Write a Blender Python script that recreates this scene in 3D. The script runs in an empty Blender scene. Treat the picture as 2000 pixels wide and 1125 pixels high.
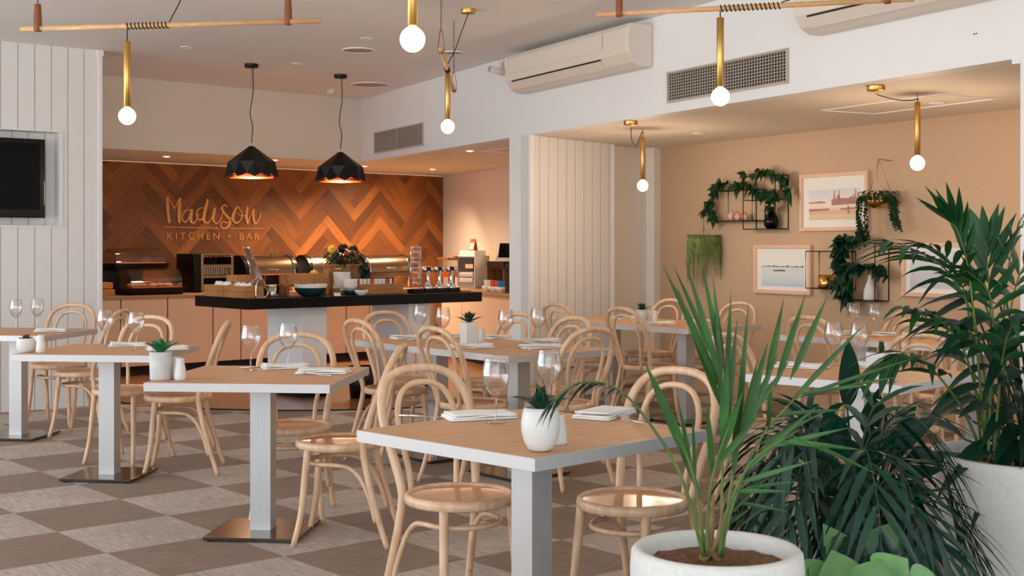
import bpy, bmesh, math, random
from mathutils import Vector, Matrix, noise
random.seed(7)
PI = math.pi
C = bpy.context.scene.collection
V = Vector

# ------------------------------------------------------------------ camera, sky, exposure
cam_d = bpy.data.cameras.new('camera')
cam = bpy.data.objects.new('camera', cam_d)
C.objects.link(cam)
cam.location = (0, 0, 1.36)
cam.rotation_euler = (PI / 2, 0, 0)
cam_d.sensor_width = 36
cam_d.lens = 2540 / 2000 * 36
cam_d.shift_y = -82.5 / 2000
cam_d.clip_end = 80
cam_d.dof.use_dof = True
cam_d.dof.focus_distance = 6.6
cam_d.dof.aperture_fstop = 9.0
sc = bpy.context.scene
sc.camera = cam
sc.view_settings.view_transform = 'Standard'
sc.view_settings.look = 'None'
sc.view_settings.gamma = 1
sc.view_settings.exposure = -0.08
world = bpy.data.worlds.new('sky')
sc.world = world
world.use_nodes = True
bg = world.node_tree.nodes['Background']
wt = world.node_tree
_tc = wt.nodes.new('ShaderNodeTexCoord')
_sx = wt.nodes.new('ShaderNodeSeparateXYZ')
_mr = wt.nodes.new('ShaderNodeMapRange')
_cr = wt.nodes.new('ShaderNodeValToRGB')
wt.links.new(_tc.outputs['Generated'], _sx.inputs[0])
_mr.inputs[1].default_value, _mr.inputs[2].default_value = -1, 1
wt.links.new(_sx.outputs[2], _mr.inputs[0])
wt.links.new(_mr.outputs[0], _cr.inputs[0])
# glow added below the horizon to brighten ceiling and walls, bright hazy sky above
_cr.color_ramp.elements[0].position, _cr.color_ramp.elements[0].color = 0.0, (1.5, 1.42, 1.32, 1)
_cr.color_ramp.elements[1].position, _cr.color_ramp.elements[1].color = 1.0, (0.34, 0.42, 0.56, 1)
for _p, _c in ((0.47, (1.3, 1.27, 1.22, 1)), (0.51, (0.8, 0.9, 1.02, 1)), (0.66, (0.6, 0.72, 0.9, 1))):
    _e = _cr.color_ramp.elements.new(_p)
    _e.color = _c
wt.links.new(_cr.outputs[0], bg.inputs[0])
bg.inputs[1].default_value = 2.1


def area(name, loc, rot, sx, sy, power, col=(1, 1, 1)):
    d = bpy.data.lights.new(name, 'AREA')
    d.shape = 'RECTANGLE'
    d.size = sx
    d.size_y = sy
    d.energy = power
    d.color = col
    o = bpy.data.objects.new(name, d)
    C.objects.link(o)
    o.location = loc
    o.rotation_euler = rot
    return o


# daylight through the glass front on the left and behind the camera
area('daylight_left', (-6.6, 4.2, 1.6), (0, -PI / 2, 0), 2.6, 9.0, 180, (0.92, 0.97, 1))
area('daylight_front', (-0.6, -3.6, 1.7), (PI / 2, 0, 0), 9.0, 2.6, 190, (0.88, 0.95, 1))


def spot(name, loc, power, size=1.95, col=(1, 0.7, 0.44), blend=1.0):
    d = bpy.data.lights.new(name, 'SPOT')
    d.energy = power
    d.spot_size = size
    d.spot_blend = blend
    d.color = col
    d.shadow_soft_size = 0.06
    o = bpy.data.objects.new(name, d)
    C.objects.link(o)
    o.location = loc
    return o


def point(name, loc, power, col=(1, 0.74, 0.5), r=0.045):
    d = bpy.data.lights.new(name, 'POINT')
    d.energy = power
    d.color = col
    d.shadow_soft_size = r
    o = bpy.data.objects.new(name, d)
    C.objects.link(o)
    o.location = loc
    return o


# ------------------------------------------------------------------ materials
def hexc(r, g, b):
    f = lambda c: ((c / 255 + 0.055) / 1.055) ** 2.4 if c > 10 else c / 255 / 12.92
    return (f(r), f(g), f(b), 1)


def nodes(name):
    m = bpy.data.materials.new(name)
    m.use_nodes = True
    nt = m.node_tree
    return m, nt, nt.nodes['Principled BSDF']


def N(nt, t, **k):
    n = nt.nodes.new(t)
    for a, b in k.items():
        setattr(n, a, b)
    return n


def ramp(nt, stops):
    r = N(nt, 'ShaderNodeValToRGB')
    el = r.color_ramp.elements
    el[0].position, el[0].color = stops[0]
    el[1].position, el[1].color = stops[-1]
    for p, c in stops[1:-1]:
        e = el.new(p)
        e.color = c
    return r


def mat(name, col, rough=0.5, metal=0.0, var=0.08, scale=6, stretch=(1, 1, 1), bump=0.0, bscale=None, coat=0.0, spec=0.5,
        sheen=0.0, emit=None, estr=0.0, alpha=None, detail=3):
    m, nt, b = nodes(name)
    tc = N(nt, 'ShaderNodeTexCoord')
    mp = N(nt, 'ShaderNodeMapping')
    mp.inputs['Scale'].default_value = stretch
    nt.links.new(tc.outputs['Object'], mp.inputs[0])
    nz = N(nt, 'ShaderNodeTexNoise')
    nz.inputs['Scale'].default_value = scale
    nz.inputs['Detail'].default_value = detail
    nt.links.new(mp.outputs[0], nz.inputs[0])
    lo = tuple(c * (1 - var) for c in col[:3]) + (1,)
    hi = tuple(min(1, c * (1 + var)) for c in col[:3]) + (1,)
    r = ramp(nt, [(0.3, lo), (0.7, hi)])
    nt.links.new(nz.outputs[0], r.inputs[0])
    nt.links.new(r.outputs[0], b.inputs['Base Color'])
    b.inputs['Roughness'].default_value = rough
    b.inputs['Metallic'].default_value = metal
    b.inputs['Specular IOR Level'].default_value = spec
    b.inputs['Coat Weight'].default_value = coat
    b.inputs['Coat Roughness'].default_value = 0.12
    b.inputs['Sheen Weight'].default_value = sheen
    if emit:
        b.inputs['Emission Color'].default_value = emit
        b.inputs['Emission Strength'].default_value = estr
    if bump:
        nb = N(nt, 'ShaderNodeTexNoise')
        nb.inputs['Scale'].default_value = bscale or scale * 6
        nt.links.new(mp.outputs[0], nb.inputs[0])
        bp = N(nt, 'ShaderNodeBump')
        bp.inputs['Strength'].default_value = bump
        bp.inputs['Distance'].default_value = 0.01
        nt.links.new(nb.outputs[0], bp.inputs['Height'])
        nt.links.new(bp.outputs[0], b.inputs['Normal'])
    return m


M = {}
M['paint'] = mat('white_paint', hexc(236, 236, 237), 0.6, var=0.015, scale=2, bump=0.03, bscale=90)
M['ceiling_paint'] = mat('ceiling_paint', hexc(234, 234, 234), 0.75, var=0.02, scale=1.5)
M['cream'] = mat('cream_paint', hexc(230, 220, 206), 0.7, var=0.02, scale=2)
M['laminate'] = mat('pale_laminate', hexc(214, 188, 166), 0.45, var=0.03, scale=3)
M['black'] = mat('black_stone', hexc(9, 9, 11), 0.3, var=0.3, scale=20, spec=0.2)
M['black_metal'] = mat('black_metal', hexc(10, 10, 11), 0.38, var=0.1, scale=10, spec=0.25)
M['black_gloss'] = mat('black_gloss', hexc(5, 5, 6), 0.14, var=0.1, scale=4, spec=0.25)
M['black_plastic'] = mat('black_plastic', hexc(10, 10, 12), 0.35, var=0.1, scale=10, spec=0.25)
M['steel'] = mat('brushed_steel', hexc(205, 203, 200), 0.32, 1.0, var=0.04, scale=8, stretch=(1, 1, 14))
M['alu'] = mat('satin_aluminium', hexc(200, 198, 196), 0.4, 0.5, var=0.03, scale=8, stretch=(14, 14, 1))
M['baseplate'] = mat('base_plate_steel', hexc(122, 112, 104), 0.2, 1.0, var=0.04, scale=6)
M['warmer_steel'] = mat('warmer_steel', hexc(150, 132, 112), 0.24, 1.0, var=0.06, scale=8)
M['chrome'] = mat('chrome', hexc(225, 225, 225), 0.07, 1.0, var=0.02, scale=5)
M['brass'] = mat('brushed_brass', hexc(206, 162, 92), 0.34, 1.0, var=0.07, scale=10, stretch=(8, 8, 0.6))
M['gold'] = mat('gold_metal', hexc(214, 170, 96), 0.22, 1.0, var=0.06, scale=8)
M['copper'] = mat('copper_lining', hexc(226, 138, 90), 0.3, 1.0, var=0.05, scale=8)
M['leather'] = mat('tan_leather', hexc(140, 80, 46), 0.55, var=0.12, scale=18, bump=0.1)
M['cord'] = mat('black_cord', hexc(16, 14, 13), 0.7, var=0.1, scale=30)
M['chain'] = mat('dark_chain', hexc(60, 50, 42), 0.45, 0.8, var=0.1, scale=30)
M['linen'] = mat('white_linen', hexc(240, 238, 234), 0.85, var=0.02, scale=30, bump=0.06, bscale=200)
M['ceramic'] = mat('white_ceramic', hexc(222, 220, 216), 0.38, var=0.02, scale=6)
M['concrete'] = mat('pale_concrete', hexc(204, 203, 200), 0.75, var=0.07, scale=26, bump=0.05, bscale=120)
M['stonepot'] = mat('speckled_white_pot', hexc(222, 220, 214), 0.7, var=0.05, scale=70, bump=0.04, bscale=160)
M['pinkpot'] = mat('pink_glaze', hexc(226, 170, 150), 0.4, var=0.05, scale=9)
M['soil'] = mat('coir_soil', hexc(120, 84, 58), 0.95, var=0.5, scale=60, bump=0.8, bscale=120, detail=6)
M['teal'] = mat('teal_glaze', hexc(24, 58, 56), 0.25, var=0.15, scale=7)
M['vent'] = mat('vent_dark', hexc(40, 35, 30), 0.8, var=0.1, scale=8)
M['ventbar'] = mat('vent_slats', hexc(190, 178, 164), 0.5, var=0.05, scale=8)
M['plastic'] = mat('white_plastic', hexc(226, 216, 204), 0.4, var=0.02, scale=5)
M['grille'] = mat('grey_grille', hexc(170, 156, 142), 0.6, var=0.05, scale=60)
M['gap'] = mat('dark_gap', hexc(38, 32, 28), 0.8, var=0.1, scale=8)
M['red'] = mat('red_apple', hexc(150, 24, 30), 0.3, var=0.3, scale=20)
M['yellow'] = mat('yellow_fruit', hexc(232, 180, 40), 0.4, var=0.12, scale=14)
M['darkred'] = mat('dark_fruit', hexc(40, 16, 22), 0.5, var=0.3, scale=20, spec=0.25)
M['orange'] = mat('orange_board', hexc(222, 120, 40), 0.5, var=0.08, scale=12)
M['card'] = mat('white_card', hexc(238, 236, 230), 0.7, var=0.02, scale=9)
M['cardred'] = mat('red_printed_card', hexc(206, 88, 50), 0.6, var=0.08, scale=20)
M['bread'] = mat('bread_crust', hexc(196, 140, 84), 0.7, var=0.2, scale=20)
M['sach_blue'] = mat('blue_sachets', hexc(50, 130, 190), 0.5, var=0.2, scale=60)
M['sach_red'] = mat('red_sachets', hexc(206, 90, 60), 0.5, var=0.2, scale=60)
M['sach_white'] = mat('white_sachets', hexc(225, 222, 230), 0.5, var=0.12, scale=60)
M['screen'] = mat('dark_screen', hexc(4, 4, 5), 0.1, var=0.1, scale=3, spec=0.12)
M['bulb'] = mat('lit_bulb', (1, 0.9, 0.75, 1), 0.3, emit=(1, 0.84, 0.64, 1), estr=1.7)
M['downlight'] = mat('lit_downlight', (1, 0.9, 0.8, 1), 0.3, emit=(1, 0.86, 0.7, 1), estr=8.0)
M['ledstrip'] = mat('lit_strip', (1, 0.8, 0.6, 1), 0.3, emit=(1, 0.6, 0.3, 1), estr=0.35)
M['leaf_front'] = mat('palm_leaf_green', hexc(46, 88, 34), 0.42, var=0.5, scale=7, spec=0.35)
M['leaf_dark'] = mat('dark_palm_leaf', hexc(12, 58, 42), 0.36, var=0.4, scale=6, spec=0.5)
M['leaf_deep'] = mat('glossy_dark_leaf', hexc(10, 50, 32), 0.4, var=0.4, scale=5, spec=0.3)
M['leaf_tall'] = mat('tall_palm_leaf', hexc(26, 72, 36), 0.42, var=0.4, scale=5, spec=0.35)
M['leaf_pale'] = mat('pale_variegated_leaf', hexc(112, 156, 100), 0.45, var=0.3, scale=9)
M['leaf_vine'] = mat('vine_leaf', hexc(26, 66, 32), 0.42, var=0.4, scale=14, spec=0.35)
M['leaf_succ'] = mat('succulent_leaf', hexc(30, 112, 58), 0.4, var=0.3, scale=16)
M['leaf_succ_dark'] = mat('dark_succulent_leaf', hexc(22, 66, 40), 0.4, var=0.3, scale=16)
M['leaf_brown'] = mat('brown_succulent_leaf', hexc(96, 84, 62), 0.5, var=0.3, scale=16)
M['leaf_grass'] = mat('hanging_grass_leaf', hexc(122, 140, 70), 0.5, var=0.35, scale=20)
M['stem'] = mat('green_stem', hexc(92, 112, 52), 0.5, var=0.3, scale=12)
M['stem_base'] = mat('dry_brown_stem', hexc(140, 112, 72), 0.7, var=0.25, scale=20)
M['stem_dark'] = mat('dark_stem', hexc(40, 62, 40), 0.5, var=0.2, scale=12)
M['stem_pale'] = mat('pale_cane', hexc(150, 150, 118), 0.5, var=0.2, scale=12)
M['sign'] = mat('pale_gold_lettering', hexc(212, 150, 88), 0.5, var=0.04, scale=8)
M['wallpaper'] = mat('grasscloth', hexc(202, 172, 142), 0.8, var=0.05, scale=40, stretch=(0.3, 1, 3), bump=0.08, bscale=140)
M['frame'] = mat('pale_pink_timber', hexc(232, 192, 166), 0.5, var=0.05, scale=7, stretch=(1, 8, 8))
M['jam'] = mat('amber_juice', hexc(168, 84, 34), 0.3, var=0.15, scale=9)


def woodmat(name, dark, light, scale=3, stretch=(1, 12, 12), rough=0.4, coat=0.2, spec=0.5):
    m, nt, b = nodes(name)
    tc = N(nt, 'ShaderNodeTexCoord')
    mp = N(nt, 'ShaderNodeMapping')
    mp.inputs['Scale'].default_value = stretch
    nt.links.new(tc.outputs['Object'], mp.inputs[0])
    nz = N(nt, 'ShaderNodeTexNoise')
    nz.inputs['Scale'].default_value = scale
    nz.inputs['Detail'].default_value = 6
    nz.inputs['Distortion'].default_value = 0.6
    nt.links.new(mp.outputs[0], nz.inputs[0])
    r = ramp(nt, [(0.32, dark), (0.68, light)])
    nt.links.new(nz.outputs[0], r.inputs[0])
    nt.links.new(r.outputs[0], b.inputs['Base Color'])
    b.inputs['Roughness'].default_value = rough
    b.inputs['Coat Weight'].default_value = coat
    b.inputs['Coat Roughness'].default_value = 0.15
    b.inputs['Specular IOR Level'].default_value = spec
    return m


M['bentwood'] = woodmat('bentwood_beech', hexc(204, 162, 126), hexc(230, 194, 160), 4, (6, 6, 1.2), 0.4, 0.2)
M['seatwood'] = woodmat('seat_veneer', hexc(188, 124, 84), hexc(212, 152, 110), 3, (2, 12, 4), 0.3, 0.3)
M['tabletop'] = woodmat('pale_oak_top', hexc(196, 148, 110), hexc(212, 168, 130), 3, (2, 16, 4), 0.5, 0.0, spec=0.2)
M['rod'] = woodmat('pale_pine_rod', hexc(206, 156, 104), hexc(228, 184, 134), 4, (1.5, 14, 14), 0.5, 0.1)
M['crate'] = woodmat('rustic_crate_wood', hexc(150, 100, 56), hexc(190, 136, 84), 5, (2, 10, 14), 0.6, 0.0)
M['darkwood'] = woodmat('stained_wood', hexc(96, 56, 32), hexc(136, 84, 50), 5, (2, 10, 10), 0.45, 0.1)
M['countertop'] = woodmat('brown_counter_top', hexc(150, 116, 84), hexc(172, 136, 100), 4, (1, 10, 10), 0.4, 0.1)
M['timberfloor'] = woodmat('timber_floor', hexc(120, 78, 48), hexc(158, 108, 70), 4, (1.2, 12, 1), 0.28, 0.3)


def vj_mat():
    """white painted lining boards with narrow vertical grooves"""
    m, nt, b = nodes('white_lining_boards')
    tc = N(nt, 'ShaderNodeTexCoord')
    sx = N(nt, 'ShaderNodeSeparateXYZ')
    nt.links.new(tc.outputs['Object'], sx.inputs[0])
    mu = N(nt, 'ShaderNodeMath', operation='MULTIPLY')
    mu.inputs[1].default_value = 1 / 0.138
    nt.links.new(sx.outputs[0], mu.inputs[0])
    fr = N(nt, 'ShaderNodeMath', operation='FRACT')
    nt.links.new(mu.outputs[0], fr.inputs[0])
    ab = N(nt, 'ShaderNodeMath', operation='SUBTRACT')
    ab.inputs[1].default_value = 0.5
    nt.links.new(fr.outputs[0], ab.inputs[0])
    a2 = N(nt, 'ShaderNodeMath', operation='ABSOLUTE')
    nt.links.new(ab.outputs[0], a2.inputs[0])
    mr = N(nt, 'ShaderNodeMapRange')
    mr.inputs[1].default_value = 0.455
    mr.inputs[2].default_value = 0.485
    mr.inputs[3].default_value = 1
    mr.inputs[4].default_value = 0
    nt.links.new(a2.outputs[0], mr.inputs[0])
    bp = N(nt, 'ShaderNodeBump')
    bp.inputs['Strength'].default_value = 0.9
    bp.inputs['Distance'].default_value = 0.006
    nt.links.new(mr.outputs[0], bp.inputs['Height'])
    nt.links.new(bp.outputs[0], b.inputs['Normal'])
    r = ramp(nt, [(0.0, hexc(205, 200, 194)), (1.0, hexc(234, 233, 232))])
    nt.links.new(mr.outputs[0], r.inputs[0])
    nt.links.new(r.outputs[0], b.inputs['Base Color'])
    b.inputs['Roughness'].default_value = 0.5
    return m


M['boards'] = vj_mat()


def carpet_mat():
    m, nt, b = nodes('carpet_tiles')
    tc = N(nt, 'ShaderNodeTexCoord')
    mp = N(nt, 'ShaderNodeMapping')
    mp.vector_type = 'TEXTURE'
    mp.inputs['Location'].default_value = (-2.105, 6.98, 0)
    mp.inputs['Rotation'].default_value = (0, 0, math.radians(40.8))
    mp.inputs['Scale'].default_value = (0.565, 0.565, 1)
    nt.links.new(tc.outputs['Object'], mp.inputs[0])
    ck = N(nt, 'ShaderNodeTexChecker')
    ck.inputs['Scale'].default_value = 1.0
    ck.inputs[1].default_value = (1, 1, 1, 1)
    ck.inputs[2].default_value = (0, 0, 0, 1)
    off = N(nt, 'ShaderNodeVectorMath', operation='ADD')
    off.inputs[1].default_value = (0, 0, 0.5)
    nt.links.new(mp.outputs[0], off.inputs[0])
    nt.links.new(off.outputs[0], ck.inputs[0])

    def streak(sx, sy):
        mq = N(nt, 'ShaderNodeMapping')
        mq.inputs['Scale'].default_value = (sx, sy, 1)
        nt.links.new(mp.outputs[0], mq.inputs[0])
        nz = N(nt, 'ShaderNodeTexNoise')
        nz.inputs['Scale'].default_value = 1
        nz.inputs['Detail'].default_value = 4
        nt.links.new(mq.outputs[0], nz.inputs[0])
        return nz
    s1, s2 = streak(5, 90), streak(90, 5)
    mx = N(nt, 'ShaderNodeMix', data_type='FLOAT')
    nt.links.new(ck.outputs['Fac'], mx.inputs[0])
    nt.links.new(s1.outputs[0], mx.inputs[2])
    nt.links.new(s2.outputs[0], mx.inputs[3])
    big = N(nt, 'ShaderNodeTexNoise')
    big.inputs['Scale'].default_value = 1.4
    big.inputs['Detail'].default_value = 4
    nt.links.new(mp.outputs[0], big.inputs[0])
    ra = ramp(nt, [(0.25, hexc(100, 83, 66)), (0.75, hexc(156, 132, 108))])
    rb = ramp(nt, [(0.25, hexc(134, 121, 108)), (0.75, hexc(204, 193, 180))])
    for r in (ra, rb):
        nt.links.new(mx.outputs[0], r.inputs[0])
    mc = N(nt, 'ShaderNodeMix', data_type='RGBA')
    nt.links.new(ck.outputs['Fac'], mc.inputs[0])
    nt.links.new(ra.outputs[0], mc.inputs[6])
    nt.links.new(rb.outputs[0], mc.inputs[7])
    rg = ramp(nt, [(0.35, (0.86, 0.82, 0.8, 1)), (0.65, (1.06, 1.0, 1.02, 1))])
    nt.links.new(big.outputs[0], rg.inputs[0])
    mm = N(nt, 'ShaderNodeMix', data_type='RGBA', blend_type='MULTIPLY')
    mm.inputs[0].default_value = 1
    nt.links.new(mc.outputs[2], mm.inputs[6])
    nt.links.new(rg.outputs[0], mm.inputs[7])
    nt.links.new(mm.outputs[2], b.inputs['Base Color'])
    b.inputs['Roughness'].default_value = 0.9
    b.inputs['Specular IOR Level'].default_value = 0.2
    b.inputs['Sheen Weight'].default_value = 0.1
    b.inputs['Sheen Roughness'].default_value = 0.4
    bp = N(nt, 'ShaderNodeBump')
    bp.inputs['Strength'].default_value = 0.35
    bp.inputs['Distance'].default_value = 0.004
    nt.links.new(mx.outputs[0], bp.inputs['Height'])
    nt.links.new(bp.outputs[0], b.inputs['Normal'])
    return m


M['carpet'] = carpet_mat()


def plank_mat():
    """herringbone planks: tone per plank comes from the mesh, grain from its UV"""
    m, nt, b = nodes('herringbone_planks')
    at = N(nt, 'ShaderNodeAttribute', attribute_name='tone')
    uv = N(nt, 'ShaderNodeUVMap', uv_map='grain')
    mp = N(nt, 'ShaderNodeMapping')
    mp.inputs['Scale'].default_value = (3, 40, 1)
    nt.links.new(uv.outputs[0], mp.inputs[0])
    nz = N(nt, 'ShaderNodeTexNoise')
    nz.inputs['Scale'].default_value = 1.2
    nz.inputs['Detail'].default_value = 5
    nz.inputs['Distortion'].default_value = 0.8
    nt.links.new(mp.outputs[0], nz.inputs[0])
    ad = N(nt, 'ShaderNodeMath', operation='MULTIPLY_ADD')
    ad.inputs[1].default_value = 0.55
    nt.links.new(nz.outputs[0], ad.inputs[0])
    nt.links.new(at.outputs['Fac'], ad.inputs[2])
    r = ramp(nt, [(0.1, hexc(62, 34, 15)), (0.5, hexc(112, 62, 26)), (0.8, hexc(150, 88, 38)), (1.0, hexc(176, 112, 54))])
    nt.links.new(ad.outputs[0], r.inputs[0])
    nt.links.new(r.outputs[0], b.inputs['Base Color'])
    b.inputs['Roughness'].default_value = 0.42
    return m


M['planks'] = plank_mat()


def glass_mat(name, tint=(1, 1, 1, 1), base=0.06, edge=0.75, rough=0.02):
    """thin clear glass: see-through, with reflections that grow towards the rim"""
    m = bpy.data.materials.new(name)
    m.use_nodes = True
    nt = m.node_tree
    nt.nodes.remove(nt.nodes['Principled BSDF'])
    out = nt.nodes['Material Output']
    tr = N(nt, 'ShaderNodeBsdfTransparent')
    tr.inputs[0].default_value = tint
    gl = N(nt, 'ShaderNodeBsdfGlossy')
    gl.inputs['Roughness'].default_value = rough
    lw = N(nt, 'ShaderNodeLayerWeight')
    lw.inputs[0].default_value = 0.25
    nz = N(nt, 'ShaderNodeTexNoise')
    nz.inputs['Scale'].default_value = 12
    mr = N(nt, 'ShaderNodeMapRange')
    mr.inputs[3].default_value = base
    mr.inputs[4].default_value = edge
    nt.links.new(lw.outputs['Facing'], mr.inputs[0])
    mx = N(nt, 'ShaderNodeMixShader')
    nt.links.new(mr.outputs[0], mx.inputs[0])
    nt.links.new(tr.outputs[0], mx.inputs[1])
    nt.links.new(gl.outputs[0], mx.inputs[2])
    nt.links.new(mx.outputs[0], out.inputs[0])
    return m


M['glass'] = glass_mat('clear_glass')
M['acrylic'] = glass_mat('smoky_acrylic', (0.93, 0.88, 0.82, 1), 0.08, 0.6, 0.05)
M['pane'] = glass_mat('picture_glass', (1, 1, 1, 1), 0.02, 0.4, 0.02)


# ------------------------------------------------------------------ mesh helpers
def smooth_path(pts, n=6, closed=False):
    """Catmull-Rom through the points"""
    P = [V(p) for p in pts]
    m = len(P)
    out = []
    for i in range(m if closed else m - 1):
        p0 = P[(i - 1) % m] if (closed or i > 0) else P[0] * 2 - P[1]
        p1, p2 = P[i % m], P[(i + 1) % m]
        p3 = P[(i + 2) % m] if (closed or i + 2 < m) else P[-1] * 2 - P[-2]
        for k in range(n):
            t = k / n
            out.append(0.5 * ((2 * p1) + (p2 - p0) * t + (2 * p0 - 5 * p1 + 4 * p2 - p3) * t * t + (3 * p1 - p0 - 3 * p2 + p3) * t ** 3))
    if not closed:
        out.append(P[-1].copy())
    return out


class MB:
    def __init__(s):
        s.v, s.f, s.s = [], [], []

    def add(s, vs, fs, smooth=True, mtx=None):
        o = len(s.v)
        s.v += [tuple(mtx @ V(p)) if mtx else tuple(p) for p in vs]
        s.f += [tuple(i + o for i in f) for f in fs]
        s.s += [smooth] * len(fs)
        return s

    def box(s, c, d, rz=0.0, mtx=None):
        x, y, z = (d[0] / 2, d[1] / 2, d[2] / 2)
        R = Matrix.Translation(c) @ Matrix.Rotation(rz, 4, 'Z')
        if mtx:
            R = mtx @ R
        vs = [(a * x, b * y, e * z) for a in (-1, 1) for b in (-1, 1) for e in (-1, 1)]
        return s.add(vs, [(0, 1, 3, 2), (4, 6, 7, 5), (0, 4, 5, 1), (2, 3, 7, 6), (0, 2, 6, 4), (1, 5, 7, 3)], False, R)

    def prism(s, poly, z0, z1):
        n = len(poly)
        a = sum(poly[i][0] * poly[(i + 1) % n][1] - poly[(i + 1) % n][0] * poly[i][1] for i in range(n))
        if a < 0:
            poly = poly[::-1]
        vs = [(x, y, z0) for x, y in poly] + [(x, y, z1) for x, y in poly]
        fs = [tuple(range(n - 1, -1, -1)), tuple(range(n, 2 * n))] + [(i, (i + 1) % n, n + (i + 1) % n, n + i) for i in range(n)]
        return s.add(vs, fs, False)

    def tube(s, pts, r, n=8, closed=False, cap=True):
        P = [V(p) for p in pts]
        m = len(P)
        rr = r if isinstance(r, (list, tuple)) else [r] * m
        if len(rr) != m:
            q = rr
            rr = []
            for i in range(m):
                t = i / (m - 1) * (len(q) - 1)
                a = min(int(t), len(q) - 2)
                rr.append(q[a] + (q[a + 1] - q[a]) * (t - a))
        vs, fs = [], []
        up = None
        for i in range(m):
            if closed:
                t = P[(i + 1) % m] - P[i - 1]
            else:
                t = P[min(i + 1, m - 1)] - P[max(i - 1, 0)]
            if t.length < 1e-9:
                t = V((0, 0, 1))
            t.normalize()
            if up is None:
                up = V((0, 0, 1)) if abs(t.z) < 0.9 else V((1, 0, 0))
            up = up - t * up.dot(t)
            if up.length < 1e-6:
                up = t.orthogonal()
            up.normalize()
            sd = t.cross(up)
            for k in range(n):
                a = 2 * PI * k / n
                vs.append(P[i] + (up * math.cos(a) + sd * math.sin(a)) * rr[i])
        for i in range(m if closed else m - 1):
            j = (i + 1) % m
            for k in range(n):
                l = (k + 1) % n
                fs.append((i * n + k, i * n + l, j * n + l, j * n + k))
        if cap and not closed:
            fs += [tuple(range(n - 1, -1, -1)), tuple(range((m - 1) * n, m * n))]
        return s.add(vs, fs)

    def lathe(s, prof, n=24, c=(0, 0, 0), cap0=False, cap1=False, mtx=None, smooth=True):
        vs, fs = [], []
        for r, z in prof:
            for k in range(n):
                a = 2 * PI * k / n
                vs.append((c[0] + r * math.cos(a), c[1] + r * math.sin(a), c[2] + z))
        for i in range(len(prof) - 1):
            for k in range(n):
                l = (k + 1) % n
                fs.append((i * n + k, i * n + l, (i + 1) * n + l, (i + 1) * n + k))
        if cap0:
            fs.append(tuple(range(n - 1, -1, -1)))
        if cap1:
            fs.append(tuple(range((len(prof) - 1) * n, len(prof) * n)))
        return s.add(vs, fs, smooth, mtx)

    def ball(s, c, r, n=14, sq=(1, 1, 1)):
        pr = [(math.sin(PI * i / 8) * r, -math.cos(PI * i / 8) * r) for i in range(9)]
        pr[0] = (r * 0.02, -r)
        pr[-1] = (r * 0.02, r)
        return s.lathe(pr, n, mtx=Matrix.Translation(c) @ Matrix.Diagonal((*sq, 1)))

    def leaf(s, p, d, L, W, up=(0, 0, 1), droop=0.0, fold=0.15, n=5, shape=0.8, twist=0.0):
        """one blade from p along d; 'shape' below 1 puts the widest part near the base"""
        p, d = V(p), V(d).normalized()
        u = V(up)
        sd = d.cross(u)
        if sd.length < 1e-4:
            sd = d.orthogonal()
        sd.normalize()
        if twist:
            sd = Matrix.Rotation(twist, 3, d) @ sd
        nr = sd.cross(d)
        vs, fs = [], []
        for i in range(n + 1):
            t = i / n
            q = p + d * (L * t) + V((0, 0, -1)) * (droop * L * t * t)
            w = W * 0.5 * max(0.03, math.sin(PI * min(1, t ** shape * 0.97 + 0.03)))
            vs += [q + sd * w + nr * (fold * w), q, q - sd * w + nr * (fold * w)]
        for i in range(n):
            a = i * 3
            fs += [(a, a + 1, a + 4, a + 3), (a + 1, a + 2, a + 5, a + 4)]
        return s.add(vs, fs)

    def build(s, name, m, parent=None, loc=None, rz=None, bevel=0.0, seg=2):
        me = bpy.data.meshes.new(name)
        me.from_pydata(s.v, [], s.f)
        me.polygons.foreach_set('use_smooth', s.s)
        me.materials.append(m if not isinstance(m, str) else M[m])
        me.update()
        o = bpy.data.objects.new(name, me)
        C.objects.link(o)
        if parent:
            o.parent = parent
        if loc is not None:
            o.location = loc
        if rz is not None:
            o.rotation_euler = (0, 0, rz)
        if bevel:
            b = o.modifiers.new('edge', 'BEVEL')
            b.width = bevel
            b.segments = seg
            b.limit_method = 'ANGLE'
            b.harden_normals = False
        return o


def tag(o, label, cat, group=None, kind=None):
    o['label'] = label
    o['category'] = cat
    if group:
        o['group'] = group
    if kind:
        o['kind'] = kind
    return o


def thing(name, label, cat, loc=(0, 0, 0), rz=0.0, group=None):
    o = bpy.data.objects.new(name, None)
    o.empty_display_size = 0.05
    C.objects.link(o)
    o.location = loc
    o.rotation_euler = (0, 0, rz)
    return tag(o, label, cat, group)


def struct(o):
    o['kind'] = 'structure'
    return o


KIDS = {}


def dup(root, loc, rz, label=None, group=None, scale=None):
    r = root.copy()
    C.objects.link(r)
    r.location = loc
    r.rotation_euler = (0, 0, rz)
    if scale:
        r.scale = scale
    if label:
        r['label'] = label
    if group:
        r['group'] = group
    if root.name not in KIDS:
        KIDS[root.name] = [(c, list(c.children)) for c in root.children]
    for ch, gs in KIDS[root.name]:
        c = ch.copy()
        C.objects.link(c)
        c.parent = r
        for g in gs:
            d = g.copy()
            C.objects.link(d)
            d.parent = c
    return r


class Frame:
    """a line on plan with an origin; x runs along it, y runs away from the room"""
    def __init__(s, p0, p1):
        s.o = V((p0[0], p0[1], 0))
        u = V((p1[0] - p0[0], p1[1] - p0[1], 0))
        s.len = u.length
        s.u = u.normalized()
        s.w = V((-s.u.y, s.u.x, 0))
        s.a = math.atan2(u.y, u.x)

    def at(s, x, y, z):
        return s.o + s.u * x + s.w * y + V((0, 0, z))


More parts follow.
